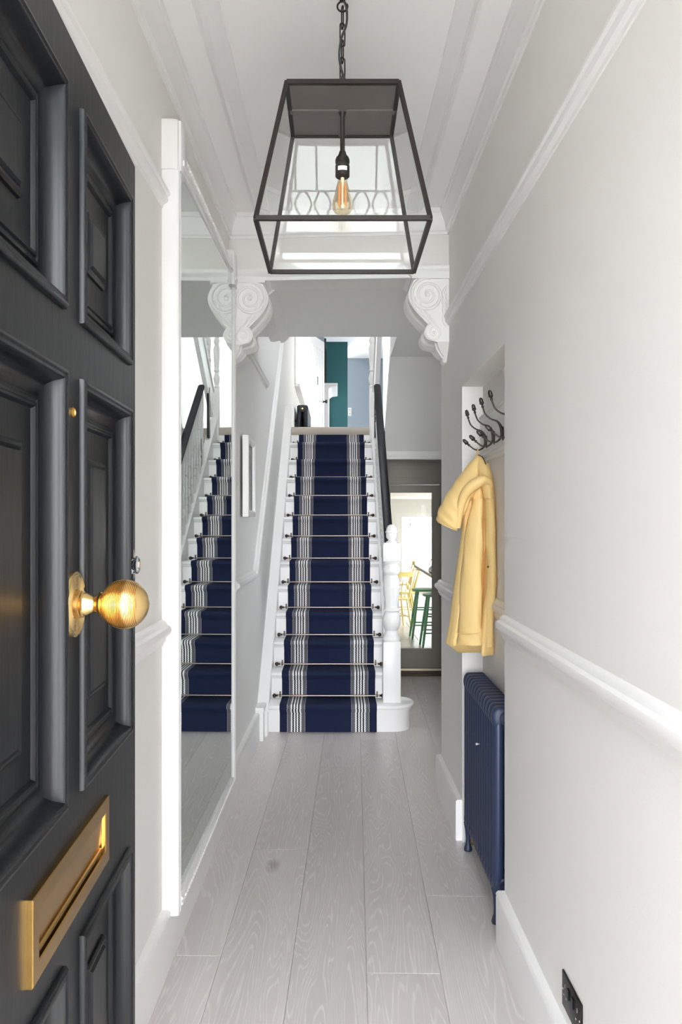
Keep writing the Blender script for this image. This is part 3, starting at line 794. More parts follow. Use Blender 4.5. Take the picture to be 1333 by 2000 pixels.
MB(TL).box(0.001, 0.012, MY0 + 0.02, MY1 - 0.02, MZ0 + 0.02, MZ1 - 0.02).build('backing_board', 'dark_void', mir, 0)

# ================================================================== LANTERN
LX, LYC = 0.015, 2.53
ZB, ZT, WB, WT = 2.432, 2.862, 0.2475, 0.1645
lan = thing('hanging_lantern', (LX, LYC, HALL_C), 'dark bronze glass box lantern hanging from the hall ceiling', 'lantern')
def lc(s, t, k):                                            # corner point, k 0 bottom 1 top
    w = WB + (WT - WB) * k
    return (LX + s * w, LYC + t * w, ZB + (ZT - ZB) * k)
cor = ((-1, -1), (1, -1), (1, 1), (-1, 1))
for s, t in cor: MB().bar(lc(s, t, 0), lc(s, t, 1), 0.0125).build('frame_post', 'bronze', lan, 0)
for i in range(4):
    a, b = cor[i], cor[(i + 1) % 4]
    MB().bar(lc(*a, 0), lc(*b, 0), 0.013, 0.013).build('bottom_bar', 'bronze', lan, 0)
    MB().bar(lc(*a, 1), lc(*b, 1), 0.013, 0.013).build('top_bar', 'bronze', lan, 0)
    q = [Vector(lc(*a, 0.01)), Vector(lc(*b, 0.01)), Vector(lc(*b, 0.99)), Vector(lc(*a, 0.99))]
    MB().add([tuple(p) for p in q], [(0, 1, 2, 3)]).build('glass_pane', 'lantern_glass', lan, 0)
m = MB().box(LX - WT, LX + WT, LYC - WT, LYC + WT, ZT - 0.002, ZT + 0.003)
top = m.build('top_plate', 'bronze_top', lan, 0)
MB().box(LX - WT, LX + WT, LYC - 0.012, LYC + 0.012, ZT - 0.007, ZT - 0.002).box(LX - 0.012, LX + 0.012, LYC - WT, LYC + WT, ZT - 0.0065, ZT - 0.002).build('cross_strap', 'bronze_top', top, 0)
MB().lathe([(0.0001, ZT), (0.013, ZT - 0.004), (0.010, ZT - 0.014), (0.0075, ZT - 0.02), (0.0075, 2.735), (0.010, 2.733), (0.010, 2.728), (0.0001, 2.728)], (LX, LYC, 0), 'Z', 16, False).build('rod', 'bronze', lan)
so = MB().lathe([(0.0001, 2.730), (0.011, 2.730), (0.013, 2.722), (0.019, 2.715), (0.0225, 2.707), (0.0225, 2.697), (0.0205, 2.695), (0.0205, 2.690), (0.0225, 2.688), (0.0225, 2.655), (0.020, 2.652), (0.0001, 2.652)], (LX, LYC, 0), 'Z', 24, False).build('lamp_socket', 'bronze', lan, 30)
m = MB()
arc = [radians(-90 - 38 + 76 * k / 8) for k in range(9)]
m.rings([[(LX + 0.0229 * cos(t), LYC + 0.0229 * sin(t), z) for t in arc] for z in (2.667, 2.680)], closed=False)
m.build('paper_tag', 'tag', so, 0)
bulb = [(0.013, 2.655), (0.0145, 2.645), (0.018, 2.625), (0.0245, 2.600), (0.0305, 2.578), (0.0325, 2.565), (0.031, 2.552), (0.024, 2.542), (0.013, 2.537), (0.005, 2.5355), (0.0001, 2.535)]
bo = MB().lathe(bulb, (LX, LYC, 0), 'Z', 28, False).build('light_bulb', 'amber', lan, 60)
m = MB()
for k in range(6):
    a = 2 * pi * k / 6 + 0.3
    m.tube([(LX + 0.011 * cos(a), LYC + 0.011 * sin(a), 2.632), (LX + 0.013 * cos(a), LYC + 0.013 * sin(a), 2.562)], 0.0012, 6)
m.build('filament', 'filament', bo)
MB().lathe([(0.0001, 2.655), (0.006, 2.650), (0.005, 2.628), (0.0025, 2.62), (0.002, 2.572), (0.005, 2.566), (0.005, 2.556), (0.0001, 2.554)], (LX, LYC, 0), 'Z', 12, False).build('stem', 'tag', bo)
# canopy, chain, flex
MB().lathe([(0.0001, HALL_C), (0.048, HALL_C), (0.047, HALL_C - 0.012), (0.036, HALL_C - 0.030), (0.018, HALL_C - 0.046), (0.010, HALL_C - 0.052), (0.009, HALL_C - 0.064), (0.0001, HALL_C - 0.066)], (LX, LYC, 0), 'Z', 28, False).build('canopy', 'bronze', lan, 40)
hk = [(LX + 0.016 * cos(t), LYC, HALL_C - 0.082 + 0.016 * sin(t)) for t in [radians(90 + 300 * k / 16) for k in range(17)]]
MB().tube(hk, 0.003, 8).build('ceiling_hook', 'bronze', lan)
ztop = HALL_C - 0.092; n_l = 6; ll = (ztop - (ZT + 0.004)) / (n_l - 0.62)
for k in range(n_l):
    zc = ztop - ll * 0.42 - k * ll * 0.93; hh, hw = ll * 0.62, 0.0085
    pts = []
    for j in range(20):
        t = 2 * pi * j / 20
        d = hw * cos(t); z = (hh - hw) * (1 if sin(t) > 0 else -1) * (0 if abs(sin(t)) < 1e-6 else 1) + hw * sin(t)
        ang = radians(28 if k % 2 else 108)
        pts.append((LX + d * cos(ang), LYC + d * sin(ang), zc + z))
    MB().tube(pts, 0.0022, 6, True).build('chain_link', 'bronze', lan)
fx = [(LX + 0.001, LYC, HALL_C - 0.06), (LX + 0.012, LYC - 0.004, HALL_C - 0.085), (LX + 0.013, LYC - 0.008, HALL_C - 0.14), (LX - 0.004, LYC - 0.010, HALL_C - 0.19), (LX - 0.010, LYC - 0.006, HALL_C - 0.24), (LX - 0.002, LYC - 0.010, HALL_C - 0.29), (LX + 0.018, LYC - 0.004, HALL_C - 0.335), (LX + 0.045, LYC + 0.0, HALL_C - 0.375), (LX + 0.06, LYC + 0.01, ZT + 0.004)]
def smooth_path(P, n=8):
    P = [Vector(p) for p in P]; out = []
    for i in range(len(P) - 1):
        p0, p1, p2, p3 = P[max(0, i - 1)], P[i], P[i + 1], P[min(len(P) - 1, i + 2)]
        for k in range(n):
            t = k / n
            out.append(0.5 * ((2 * p1) + (-p0 + p2) * t + (2 * p0 - 5 * p1 + 4 * p2 - p3) * t * t + (-p0 + 3 * p1 - 3 * p2 + p3) * t ** 3))
    out.append(P[-1]); return out
MB().tube(smooth_path(fx, 6), 0.0038, 8).build('flex', 'cord_dark', lan)

# ================================================================== CORBELS
def bez(P, n=10): return smooth_path([(a, 0, b) for a, b in P], n)
def corbel(side, label):
    """side -1 left, +1 right; local p = projection from the wall, z up, q = depth along the hall (0 front)"""
    y0 = by(-0.6) if side < 0 else by(0.6)
    y0 -= 0.012
    wall = xl(y0) if side < 0 else xr(y0)
    def T(p, q, z): return (wall - side * p, y0 + q, z)
    root = thing('scroll_corbel', T(0, 0.13, 2.48), label, 'corbel', None)
    zt = 2.905
    D = 0.29
    m = MB(T)
    ab = [(0, zt - 0.012), (0.205, zt - 0.012), (0.205, zt), (0.215, zt + 0.006), (0.232, zt + 0.022), (0.240, zt + 0.034), (0.250, zt + 0.036), (0.250, zt + 0.058), (0, zt + 0.058)]
    m.rings([[(p, q, z) for p, z in ab] for q in (-0.014, D + 0.012)])
    m.build('abacus', 'plaster', root, 30)
    prof = bez([(0.0, zt - 0.01), (0.17, zt - 0.012), (0.20, zt - 0.035), (0.222, zt - 0.085), (0.215, zt - 0.135), (0.185, zt - 0.185), (0.145, zt - 0.228), (0.112, zt - 0.262), (0.100, zt - 0.275)], 6)
    prof2 = bez([(0.118, zt - 0.262), (0.132, zt - 0.285), (0.136, zt - 0.312), (0.120, zt - 0.340), (0.092, zt - 0.350), (0.070, zt - 0.356)], 6)
    prof3 = bez([(0.066, zt - 0.356), (0.052, zt - 0.385), (0.034, zt - 0.408), (0.020, zt - 0.420), (0.022, zt - 0.436), (0.008, zt - 0.446), (0.0, zt - 0.44)], 5)
    NQ = 44
    qs = [D * k / NQ for k in range(NQ + 1)]
    def bulge(q):
        t = q / D
        if t < 0.07: return 0.0
        for c, w in ((0.50, 0.085), (0.68, 0.085), (0.89, 0.10)):
            if abs(t - c) < w: return 0.012 * sqrt(1 - ((t - c) / w) ** 2) - 0.006
        return -0.010 if t < 0.4 else -0.007
    for P, nm in ((prof, 'scroll_body'), (prof2, 'lower_scroll'), (prof3, 'drop_leaf')):
        R = []
        zmid = sum(p.z for p in P) / len(P)
        for q in qs:
            b = bulge(q); k = 1.0
            ring = []
            for i, p in enumerate(P):
                e = b if p.x > 0.03 else 0
                qq = q if nm != 'drop_leaf' else D / 2 + (q - D / 2) * (0.35 + 0.65 * (p.z - (zt - 0.446)) / 0.09)
                ring.append((max(0, p.x + e), qq, p.z - (0.3 * e if nm == 'lower_scroll' else 0)))
            ring += [(0, ring[-1][1], P[-1].z), (0, ring[0][1], P[0].z)]
            R.append(ring)
        dq = {'scroll_body': 0, 'lower_scroll': -0.004, 'drop_leaf': -0.002}[nm]
        R = [[(a, q + dq, z) for a, q, z in ring] for ring in R]
        MB(T).rings(R).build(nm, 'plaster', root, 50)

    def spiral(c, r0, turns, start, r_t, direction=1, n=56):
        pts, rad = [], []
        for k in range(n + 1):
            f = k / n; r = r0 * (1 - f) ** 0.8 + r0 * 0.07
            a = start + direction * 2 * pi * turns * f
            pts.append((c[0] + r * cos(a), -0.001 - 0.006 * f, c[1] + r * sin(a))); rad.append(r_t * (1 - 0.55 * f))
        return pts, rad
    m = MB(T)
    p, r = spiral((0.118, zt - 0.098), 0.088, 2.3, radians(100), 0.0105, -1)
    m.tube(p, r, 8)
    m.lathe([(0.0001, -0.014), (0.008, -0.013), (0.012, -0.008), (0.014, 0)], (0.118, 0, zt - 0.098), 'Y', 14, False)
    m.build('volute', 'plaster', root, 60)
    m = MB(T)
    p, r = spiral((0.084, zt - 0.305), 0.042, 1.9, radians(70), 0.0085, -1, 40)
    m.tube(p, r, 8); m.lathe([(0.0001, -0.012), (0.006, -0.010), (0.009, -0.005), (0.010, 0)], (0.084, 0, zt - 0.305), 'Y', 12, False)
    m.build('volute', 'plaster', root, 60)
    m = MB(T)                                              # sweeping ribs between the two volutes, and leaf veins by the wall
    for off in (0.0, 0.022, 0.044):
        c = bez([(0.205 - off, zt - 0.10 - off * 0.3), (0.195 - off, zt - 0.155), (0.155 - off * 0.9, zt - 0.205), (0.105 - off * 0.5, zt - 0.25), (0.066 - off * 0.3, zt - 0.29)], 6)
        m.tube([(v.x, -0.002, v.z) for v in c], 0.0052, 7)
    for j in range(4):
        c = bez([(0.012 + 0.004 * j, zt - 0.05 - 0.045 * j), (0.030, zt - 0.085 - 0.045 * j), (0.022, zt - 0.125 - 0.045 * j), (0.006, zt - 0.15 - 0.04 * j)], 5)
        m.tube([(v.x, -0.003, v.z) for v in c], [0.004 + 0.006 * sin(pi * k / (len(c) - 1)) for k in range(len(c))], 7)
    for j in range(4):
        c = bez([(0.070 - 0.018 * j, zt - 0.335), (0.060 - 0.016 * j, zt - 0.375), (0.034 - 0.008 * j, zt - 0.412), (0.012, zt - 0.437)], 5)
        m.tube([(v.x, D * 0.16 - 0.01 * 0 + (zt - 0.335 - v.z) * 0.55, v.z) for v in c], [0.010 - 0.006 * k / (len(c) - 1) for k in range(len(c))], 7)
    m.ball((0.014, D * 0.34, zt - 0.440), 0.015, 12, 8)
    m.build('carved_leaf', 'plaster', root, 60)
    return root
corbel(-1, 'white scrolled plaster bracket under the beam beside the mirror')
corbel(1, 'white scrolled plaster bracket under the beam above the coat recess')

# ================================================================== STAIRCASE
SX0, SX1 = -0.512, 0.372               # inner faces of the two strings
st = thing('staircase', (0, Z1, 0), 'white painted staircase with turned balusters rising from the hall', 'staircase')
def ry(k): return Z1 + (k - 1) * GOING  # face of riser k (1-based)
tread_prof = [(0.03, -0.032), (-0.018, -0.032), (-0.026, -0.026), (-0.0295, -0.016), (-0.026, -0.006), (-0.018, 0.0), (GOING + 0.005, 0.0), (GOING + 0.005, -0.032)]
for k in range(1, NSTEP + 1):
    y = ry(k)
    x1 = SX1 if k > 1 else 0.40
    if k == 1:
        n = 14                          # bullnose end of the first step
        def bull(grow):
            cx, r = 0.40, 0.150 + grow
            arc = [(cx + r * cos(t) * 1.0, y + 0.150 + r * sin(t)) for t in [radians(-90 + 180 * i / n) for i in range(n + 1)]]
            return [(SX0, y + 0.40)] + [(SX0, y - grow)] + arc + [(cx, y + 0.40)]
        MB().prism_z(bull(0), 0, 0.158).build('riser', 'trim', st, 30)
        MB().prism_z(bull(0.012), 0.148, 0.170).build('scotia', 'trim', st, 30)
        MB().rings([[(a, b, z) for a, b in bull(g)] for g, z in ((0.020, 0.168), (0.028, 0.174), (0.031, 0.184), (0.028, 0.194), (0.020, 0.2))]).build('tread', 'trim', st, 50)
        continue
    MB().box(SX0, x1, y, y + 0.02, RISE * (k - 1) - 0.02, RISE * k - 0.03).build('riser', 'trim', st, 0)
    sc = [(0.0, -0.052), (-0.005, -0.050), (-0.008, -0.044), (-0.014, -0.040), (-0.016, -0.032), (0.0, -0.032)]
    MB().prism_x([(y + a, RISE * k + b) for a, b in sc], SX0, x1).build('scotia', 'trim', st)
    if k < NSTEP:
        MB().prism_x([(y + a, RISE * k + b) for a, b in tread_prof], SX0, x1).build('tread', 'trim', st)
# wall string with its capping, and the plinth block it starts from
def ny(y): return RISE + SLOPE * (y - Z1)                     # nosing line
ws = MB().rings([[(x, 5.86, 0.0), (x, 6.10, 0.0), (x, 9.02, ny(9.02) - 0.35), (x, 9.02, ny(9.02) + 0.15), (x, 5.86, ny(5.86) + 0.10)] for x in (RL + 0.001, SX0)])
ws.build('wall_string', 'trim', st, 0)
cap = MB().rings([[(a, 5.84, ny(5.84) + 0.10 + b), (a, 9.03, ny(9.03) + 0.15 + b)] for a, b in ((RL + 0.001, 0), (SX0 + 0.006, 0), (SX0 + 0.010, 0.008), (SX0 + 0.004, 0.016), (RL + 0.001, 0.016))], closed=False, cap=False)
n = 5
cap.f.append(tuple(2 * i for i in range(n))); cap.f.append(tuple(2 * i + 1 for i in range(n))); cap.f.append((0, 1, 9, 8))
cap.build('string_capping', 'trim', st, 30)
MB().box(RL + 0.001, SX0 - 0.018, 5.735, 5.99, 0, 0.225).box(RL + 0.001, SX0 - 0.010, 5.725, 5.99, 0.205, 0.240, 0.004).build('plinth_block', 'trim', st, 0)
# outer string
MB().rings([[(x, 6.17, 0.2), (x, 6.50, 0.30), (x, 8.93, ny(8.93) - 0.33), (x, 8.93, ny(8.93) + 0.10), (x, 6.17, ny(6.17) + 0.10)] for x in (SX1, 0.43)]).build('outer_string', 'trim', st, 0)
cap = MB()
R = []
for y in (6.17, 8.93): R.append([(x, y, ny(y) + 0.10 + b) for x, b in ((SX1 - 0.008, 0), (0.438, 0), (0.438, 0.018), (SX1 - 0.008, 0.018))])
cap.rings(R).build('string_capping', 'trim', st, 0)
# newel at the foot
NX, NY = 0.408, 6.12
nw = MB().box(NX - 0.066, NX + 0.066, NY - 0.066, NY + 0.066, 0.2, 0.655, 0.004)
newel = nw.build('newel_post', 'trim', st, 30)
# chamfered upper corners of the square, then the turning
turn = [(0.066, 0.655), (0.070, 0.668), (0.062, 0.690), (0.056, 0.700), (0.056, 0.708), (0.045, 0.725), (0.044, 0.738), (0.055, 0.752), (0.066, 0.780), (0.069, 0.812), (0.066, 0.840), (0.055, 0.866), (0.050, 0.872), (0.050, 0.880), (0.062, 0.888), (0.062, 0.898), (0.052, 0.908), (0.050, 0.925),
        (0.052, 0.96), (0.060, 1.02), (0.064, 1.06), (0.064, 1.064), (0.061, 1.067), (0.061, 1.10), (0.057, 1.13), (0.050, 1.145), (0.047, 1.155), (0.058, 1.165), (0.066, 1.185), (0.066, 1.205), (0.058, 1.222), (0.050, 1.230), (0.050, 1.238), (0.060, 1.248), (0.064, 1.262), (0.064, 1.27)]
MB().lathe(turn, (NX, NY, 0), 'Z', 28).build('turned_shaft', 'trim', newel, 35)
MB().box(NX - 0.068, NX + 0.068, NY - 0.068, NY + 0.068, 1.262, 1.392, 0.006).box(NX - 0.060, NX + 0.060, NY - 0.060, NY + 0.060, 1.392, 1.400).build('newel_block', 'trim', newel, 30)
MB().lathe([(0.045, 1.398), (0.040, 1.408), (0.026, 1.416), (0.024, 1.424), (0.034, 1.434), (0.040, 1.442), (0.041, 1.475), (0.0455, 1.478), (0.0455, 1.486), (0.041, 1.490), (0.037, 1.512), (0.026, 1.530), (0.012, 1.538), (0.0001, 1.54)], (NX, NY, 0), 'Z', 26, False).build('acorn_finial', 'trim', newel, 35)
# balusters: two to a tread
bal_prof = [(0.019, 0), (0.019, 0.16), (0.0215, 0.165), (0.014, 0.175), (0.0125, 0.185), (0.019, 0.195), (0.021, 0.215), (0.018, 0.235), (0.0135, 0.245), (0.017, 0.252), (0.0135, 0.26), (0.013, 0.30), (0.018, 0.40), (0.0195, 0.43), (0.014, 0.45), (0.013, 0.456), (0.018, 0.462), (0.0135, 0.470), (0.0145, 0.49), (0.019, 0.505), (0.0145, 0.52), (0.017, 0.53), (0.019, 0.54), (0.019, 0.80)]
bal_me = MB().lathe(bal_prof, (0, 0, 0), 'Z', 10).mesh('baluster', 'trim', 40)
BX = 0.403
for i in range(17):
    y = 6.27 + i * GOING / 2
    place(bal_me, 'baluster', st, (BX, y, ny(y) + 0.10))
# handrail
def hr(y): return ny(y) + 0.93
hp = [(-0.036, 0.0), (-0.034, -0.024), (-0.024, -0.034), (-0.020, -0.05), (0.020, -0.05), (0.024, -0.034), (0.034, -0.024), (0.036, 0.0), (0.030, 0.016), (0.014, 0.026), (-0.014, 0.026), (-0.030, 0.016)]
MB().rings([[(BX + a, y + b * 0.5, hr(y) + b) for a, b in hp] for y in (NY + 0.04, 8.20)]).build('handrail', 'rail', st, 35)
MB().box(BX - 0.012, BX + 0.010, 8.55, 8.62, ny(8.6) + 0.12, ny(8.6) + 0.66).build('dark_upright', 'rail', st, 0)  # slim dark upright past the end of the handrail
# upper flight: string, and newel at its foot
UX0, UX1 = 0.392, 0.438
def up(y): return 2.72 + SLOPE * (8.82 - y)
MB().rings([[(UX0, 8.82, up(8.82) - 0.02), (UX0, 8.82, up(8.82) + 0.26), (UX0, 6.0, up(6.0) + 0.26), (UX0, 6.0, up(6.0) - 0.02)], [(UX1, 8.82, up(8.82) - 0.02), (UX1, 8.82, up(8.82) + 0.26), (UX1, 6.0, up(6.0) + 0.26), (UX1, 6.0, up(6.0) - 0.02)]]).build('upper_string', 'trim', st, 0)
R = []
for y in (8.82, 6.0): R.append([(x, y, up(y) + b) for x, b in ((UX0 - 0.014, 0.25), (UX0 - 0.014, 0.275), (UX1 + 0.01, 0.275), (UX1 + 0.01, 0.25))])
MB().rings(R).build('string_capping', 'trim', st, 0)
MB().box(0.352, 0.410, 8.92, 8.985, 2.45, 3.03, 0.003).build('upper_newel', 'trim', st, 0)
MB().lathe([(0.030, 3.03), (0.034, 3.05), (0.022, 3.07), (0.034, 3.11), (0.038, 3.15), (0.026, 3.19), (0.022, 3.21), (0.034, 3.23), (0.024, 3.25), (0.03, 3.33), (0.038, 3.47), (0.030, 3.50), (0.022, 3.52), (0.036, 3.56), (0.022, 3.60), (0.036, 3.63), (0.036, 3.9)], (0.381, 8.95, 0), 'Z', 16).build('turned_shaft', 'trim', st, 40)
for i in range(6):
    y = 8.70 - i * 0.125
    place(bal_me, 'baluster', st, (0.415, y, up(y) + 0.27))
# carpeted edge of the landing
MB().prism_x([(NOSE_Y + 0.06, 2.50), (NOSE_Y - 0.004, 2.512), (NOSE_Y - 0.018, 2.530), (NOSE_Y - 0.026, 2.56), (NOSE_Y - 0.022, 2.588), (NOSE_Y - 0.006, 2.601), (NOSE_Y + 0.06, 2.602)], SX0, 0.352).build('landing_edge', 'carpet', st)

# ================================================================== RUNNER and RODS
RX = -0.070
TH = 0.009
path = [(Z1 - TH, 0.001)]
for k in range(1, NSTEP + 1):
    y, z = ry(k), RISE * k
    if k > 1: path.append((y - 0.006, z - RISE + 0.012))
    path += [(y - 0.007, z - 0.065), (y - 0.019, z - 0.045)]
    if k == NSTEP:
        path = path[:-1] + [(y - 0.012, z - 0.05)]; break
    for a in range(0, 100, 18):
        t = radians(200 - a * 1.25)
        path.append((y - 0.014 + 0.026 * cos(t), z - 0.017 + 0.026 * sin(t)))
    path.append((y + 0.02, z + 0.009)); path.append((y + GOING - 0.018, z + 0.008)); path.append((y + GOING - 0.009, z + 0.004))
pts = [Vector((0, a, b)) for a, b in path]
m = MB(); R = []
for i, p in enumerate(pts):
    a, b = pts[max(0, i - 1)], pts[min(len(pts) - 1, i + 1)]
    d = (b - a).normalized(); nrm = Vector((0, -d.z, d.y))
    o_ = p; i_ = p - nrm * 0.006
    R.append([(RX - 0.36, o_.y, o_.z), (RX + 0.36, o_.y, o_.z), (RX + 0.36, i_.y, i_.z), (RX - 0.36, i_.y, i_.z)])
m.rings(R)
run = m.build('stair_carpet', 'runner', None, 60)
origin_to(run, (RX, Z1, 0))
tag(run, 'navy carpet runner with white and grey striped bands up the stairs', 'carpet')

ords = ['lowest', 'second', 'third', 'fourth', 'fifth', 'sixth', 'seventh', 'eighth', 'ninth', 'tenth', 'eleventh', 'topmost']
def make_rod(loc):
    r = thing('stair_rod', loc, '', 'stair rod', 'stair rods holding the runner')
    x0, y0, z0 = loc
    MB().tube([(x0 - 0.392, y0, z0), (x0 + 0.392, y0, z0)], 0.0062, 10).build('rod', 'rod', r)
    for s in (-1, 1):
        prof = [(0.0062, 0.392), (0.009, 0.394), (0.009, 0.399), (0.006, 0.402), (0.008, 0.405), (0.0145, 0.410), (0.0165, 0.418), (0.0145, 0.426), (0.008, 0.432), (0.0001, 0.434)]
        MB().lathe([(a, s * t) for a, t in prof], (x0, y0, z0), 'X', 14, False).build('ball_finial', 'rod_dark', r, 50)
        MB().box(x0 + s * 0.374 - 0.006, x0 + s * 0.374 + 0.006, y0 + 0.0, y0 + 0.0195, z0 - 0.012, z0 + 0.030, 0.002).box(x0 + s * 0.374 - 0.005, x0 + s * 0.374 + 0.005, y0 - 0.009, y0 + 0.006, z0 - 0.011, z0 + 0.011, 0.003).build('bracket', 'rod_dark', r, 40)
    return r
rod = None
for k in range(1, NSTEP):
    loc = (RX, ry(k + 1) - 0.02, RISE * k + 0.020)
    lab = f'{ords[k-1]} bronze stair rod counted up from the hall floor' if 1 < k < 12 else (f'lowest bronze stair rod, just above the first step' if k == 1 else 'topmost bronze stair rod, just under the landing edge')
    if rod is None:
        rod = make_rod(loc); rod['label'] = lab
    else: copy_tree(rod, loc, 0, lab)

# ================================================================== PICTURE on the stair wall
PY0, PY1, PZ0, PZ1 = 4.97, 5.41, 1.595, 2.10
pic = thing('framed_picture', (RL, (PY0 + PY1) / 2, PZ0), 'small dark picture in a white frame on the stair wall', 'picture')
fr = [(0.0, 0.0), (0.034, 0.0), (0.038, 0.004), (0.038, 0.030), (0.030, 0.040), (0.018, 0.042), (0.018, 0.044)]
rect_loops(lambda h, y, z: (RL + 0.001 + h, y, z), PY0, PY1, PZ0, PZ1, [(i, h) for h, i in fr], False).build('frame', 'trim', pic, 20)
o = MB().box(RL + 0.012, RL + 0.016, PY0 + 0.03, PY1 - 0.03, PZ0 + 0.03, PZ1 - 0.03).build('print', 'art', pic, 0)

# ================================================================== RECESS: hook board, hooks, radiator
BXW = 0.715
m = MB().box(BXW - 0.016, BXW, 3.0, 3.955, 1.885, 2.075)
m.rings([[(BXW - a, y, z) for a, z in ((0, 1.855), (0.010, 1.857), (0.014, 1.868), (0.022, 1.874), (0.024, 1.884), (0.016, 1.892), (0, 1.892))] for y in (3.0, 3.955)])
m.rings([[(BXW - a, y, z) for a, z in ((0, 2.068), (0.018, 2.068), (0.022, 2.076), (0.014, 2.084), (0, 2.086))] for y in (3.0, 3.955)])
struct('trim_21', m, 'wall', 'painted board on the back of the recess carrying the coat hooks', 'hook board', 0)
def make_hook(y, label):
    x = BXW - 0.016; z = 1.968
    h = thing('coat_hook', (x, y, z), label, 'coat hook', 'coat hooks in the recess')
    m = MB().rings([[(x - d, y + w * cos(t), z - 0.026 + l * sin(t)) for t in [2 * pi * k / 18 for k in range(18)]] for d, w, l in ((0, 0.013, 0.030), (0.003, 0.013, 0.030), (0.006, 0.008, 0.022))])
    m.build('back_plate', 'iron', h)
    up_ = smooth_path([(x - 0.004, y, z - 0.035), (x - 0.010, y, z + 0.000), (x - 0.026, y, z + 0.024), (x - 0.052, y, z + 0.034), (x - 0.074, y, z + 0.052), (x - 0.084, y, z + 0.074), (x - 0.087, y, z + 0.084)], 5)
    n = len(up_)
    MB().tube(up_, [0.009 - 0.0055 * min(1, k / (n * 0.4)) for k in range(n)], 8).build('upper_prong', 'iron', h)
    lo = smooth_path([(x - 0.004, y, z - 0.020), (x - 0.012, y, z - 0.046), (x - 0.032, y, z - 0.063), (x - 0.056, y, z - 0.062), (x - 0.076, y, z - 0.048), (x - 0.082, y, z - 0.043)], 5)
    n = len(lo)
    MB().tube(lo, [0.007 - 0.0035 * min(1, k / (n * 0.4)) for k in range(n)], 8).build('lower_prong', 'iron', h)
    ac = [(0.0035, 0), (0.0062, 0.003), (0.0062, 0.006), (0.004, 0.009), (0.0055, 0.014), (0.0098, 0.017), (0.0105, 0.020), (0.0085, 0.022), (0.0090, 0.027), (0.0085, 0.034), (0.006, 0.041), (0.0001, 0.044)]
    for P in (up_, lo):
        d = (P[-1] - P[-3]).normalized(); e = P[-1]
        q = Vector((0, 0, 1)).rotation_difference(d)
        m = MB(lambda a, b, c: tuple(e + q @ Vector((a, b, c))))
        m.lathe(ac, (0, 0, -0.002), 'Z', 14, False)
        m.build('acorn_tip', 'iron', h, 50)
    return h
hook = make_hook(3.776, 'iron coat hook farthest in the recess, holding the yellow raincoat')
for y, lab in ((3.59, 'bare iron coat hook next to the one holding the raincoat'), (3.40, 'bare iron coat hook third from the far end of the recess'), (3.20, 'iron coat hook half hidden by the near wall edge')):
    copy_tree(hook, (BXW - 0.016, y, 1.968), 0, lab)

rad = thing('column_radiator', (0.66, 3.5, 0), 'navy blue column radiator standing in the recess under the raincoat', 'radiator')
XF, XB, RC = 0.628, 0.686, 0.0235
def section_mesh():
    m = MB(); w = 0.0265
    for xc in (XF, XB):
        prof = [(0.0001, 0.105), (0.45, 0.108), (0.8, 0.122), (1.0, 0.15), (1.0, 0.80), (0.8, 0.822), (0.4, 0.835)]
        R = []
        for r, z in prof:
            R.append([(xc + RC * r * cos(t), w * r * sin(t), z) for t in [2 * pi * k / 14 for k in range(14)]])
        m.rings(R)
    for zc, hz in ((0.805, 0.046), (0.150, 0.040)):       # rounded headers joining the columns
        R = []
        for f, r in ((-0.0265, 0.40), (-0.024, 0.75), (-0.016, 0.95), (0, 1.0), (0.016, 0.95), (0.024, 0.75), (0.0265, 0.40)):
            ring = []
            for k in range(24):
                t = 2 * pi * k / 24
                cx = (XF + XB) / 2; hx = (XB - XF) / 2
                ex = cx + (hx if cos(t) > 0 else -hx) + (hz if True else 0) * 0.6 * r * cos(t)
                ring.append((ex, f, zc + hz * r * sin(t)))
            R.append(ring)
        m.rings(R)
    return m.mesh('section', 'navy_metal', 50)
sec = section_mesh()
PITCH = 0.0575
for i in range(13): place(sec, 'section', rad, (0, 3.155 + i * PITCH, 0))
for i in (0, 12):
    y = 3.155 + i * PITCH
    for xc in (XF, XB):
        MB().lathe([(0.020, 0.135), (0.014, 0.10), (0.011, 0.06), (0.012, 0.035), (0.018, 0.015), (0.020, 0.006), (0.018, 0.0), (0.0001, 0.0)], (xc - 0.006 if xc == XF else xc, y, 0), 'Z', 14, False).build('foot', 'navy_metal', rad)
for z in (0.805, 0.150):
    MB().lathe([(0.0001, -0.040), (0.012, -0.040), (0.014, -0.034), (0.026, -0.033), (0.028, -0.028), (0.028, -0.020), (0.0001, -0.018)], ((XF + XB) / 2, 3.155, z), 'Y', 16, False).build('end_plug', 'navy_metal', rad, 30)
MB().lathe([(0.0001, -0.016), (0.004, -0.016), (0.0065, -0.013), (0.0065, -0.008), (0.004, -0.006), (0.004, 0.004)], (XF - RC, 3.155 + 5 * PITCH, 0.62), 'X', 12, False).build('air_vent', 'steel', rad)
MB().tube([((XF + XB) / 2, 3.88, 0.15), ((XF + XB) / 2, 3.915, 0.15), ((XF + XB) / 2, 3.92, 0.14), ((XF + XB) / 2, 3.92, 0.0)], 0.010, 10).build('pipe', 'brass_old', rad)

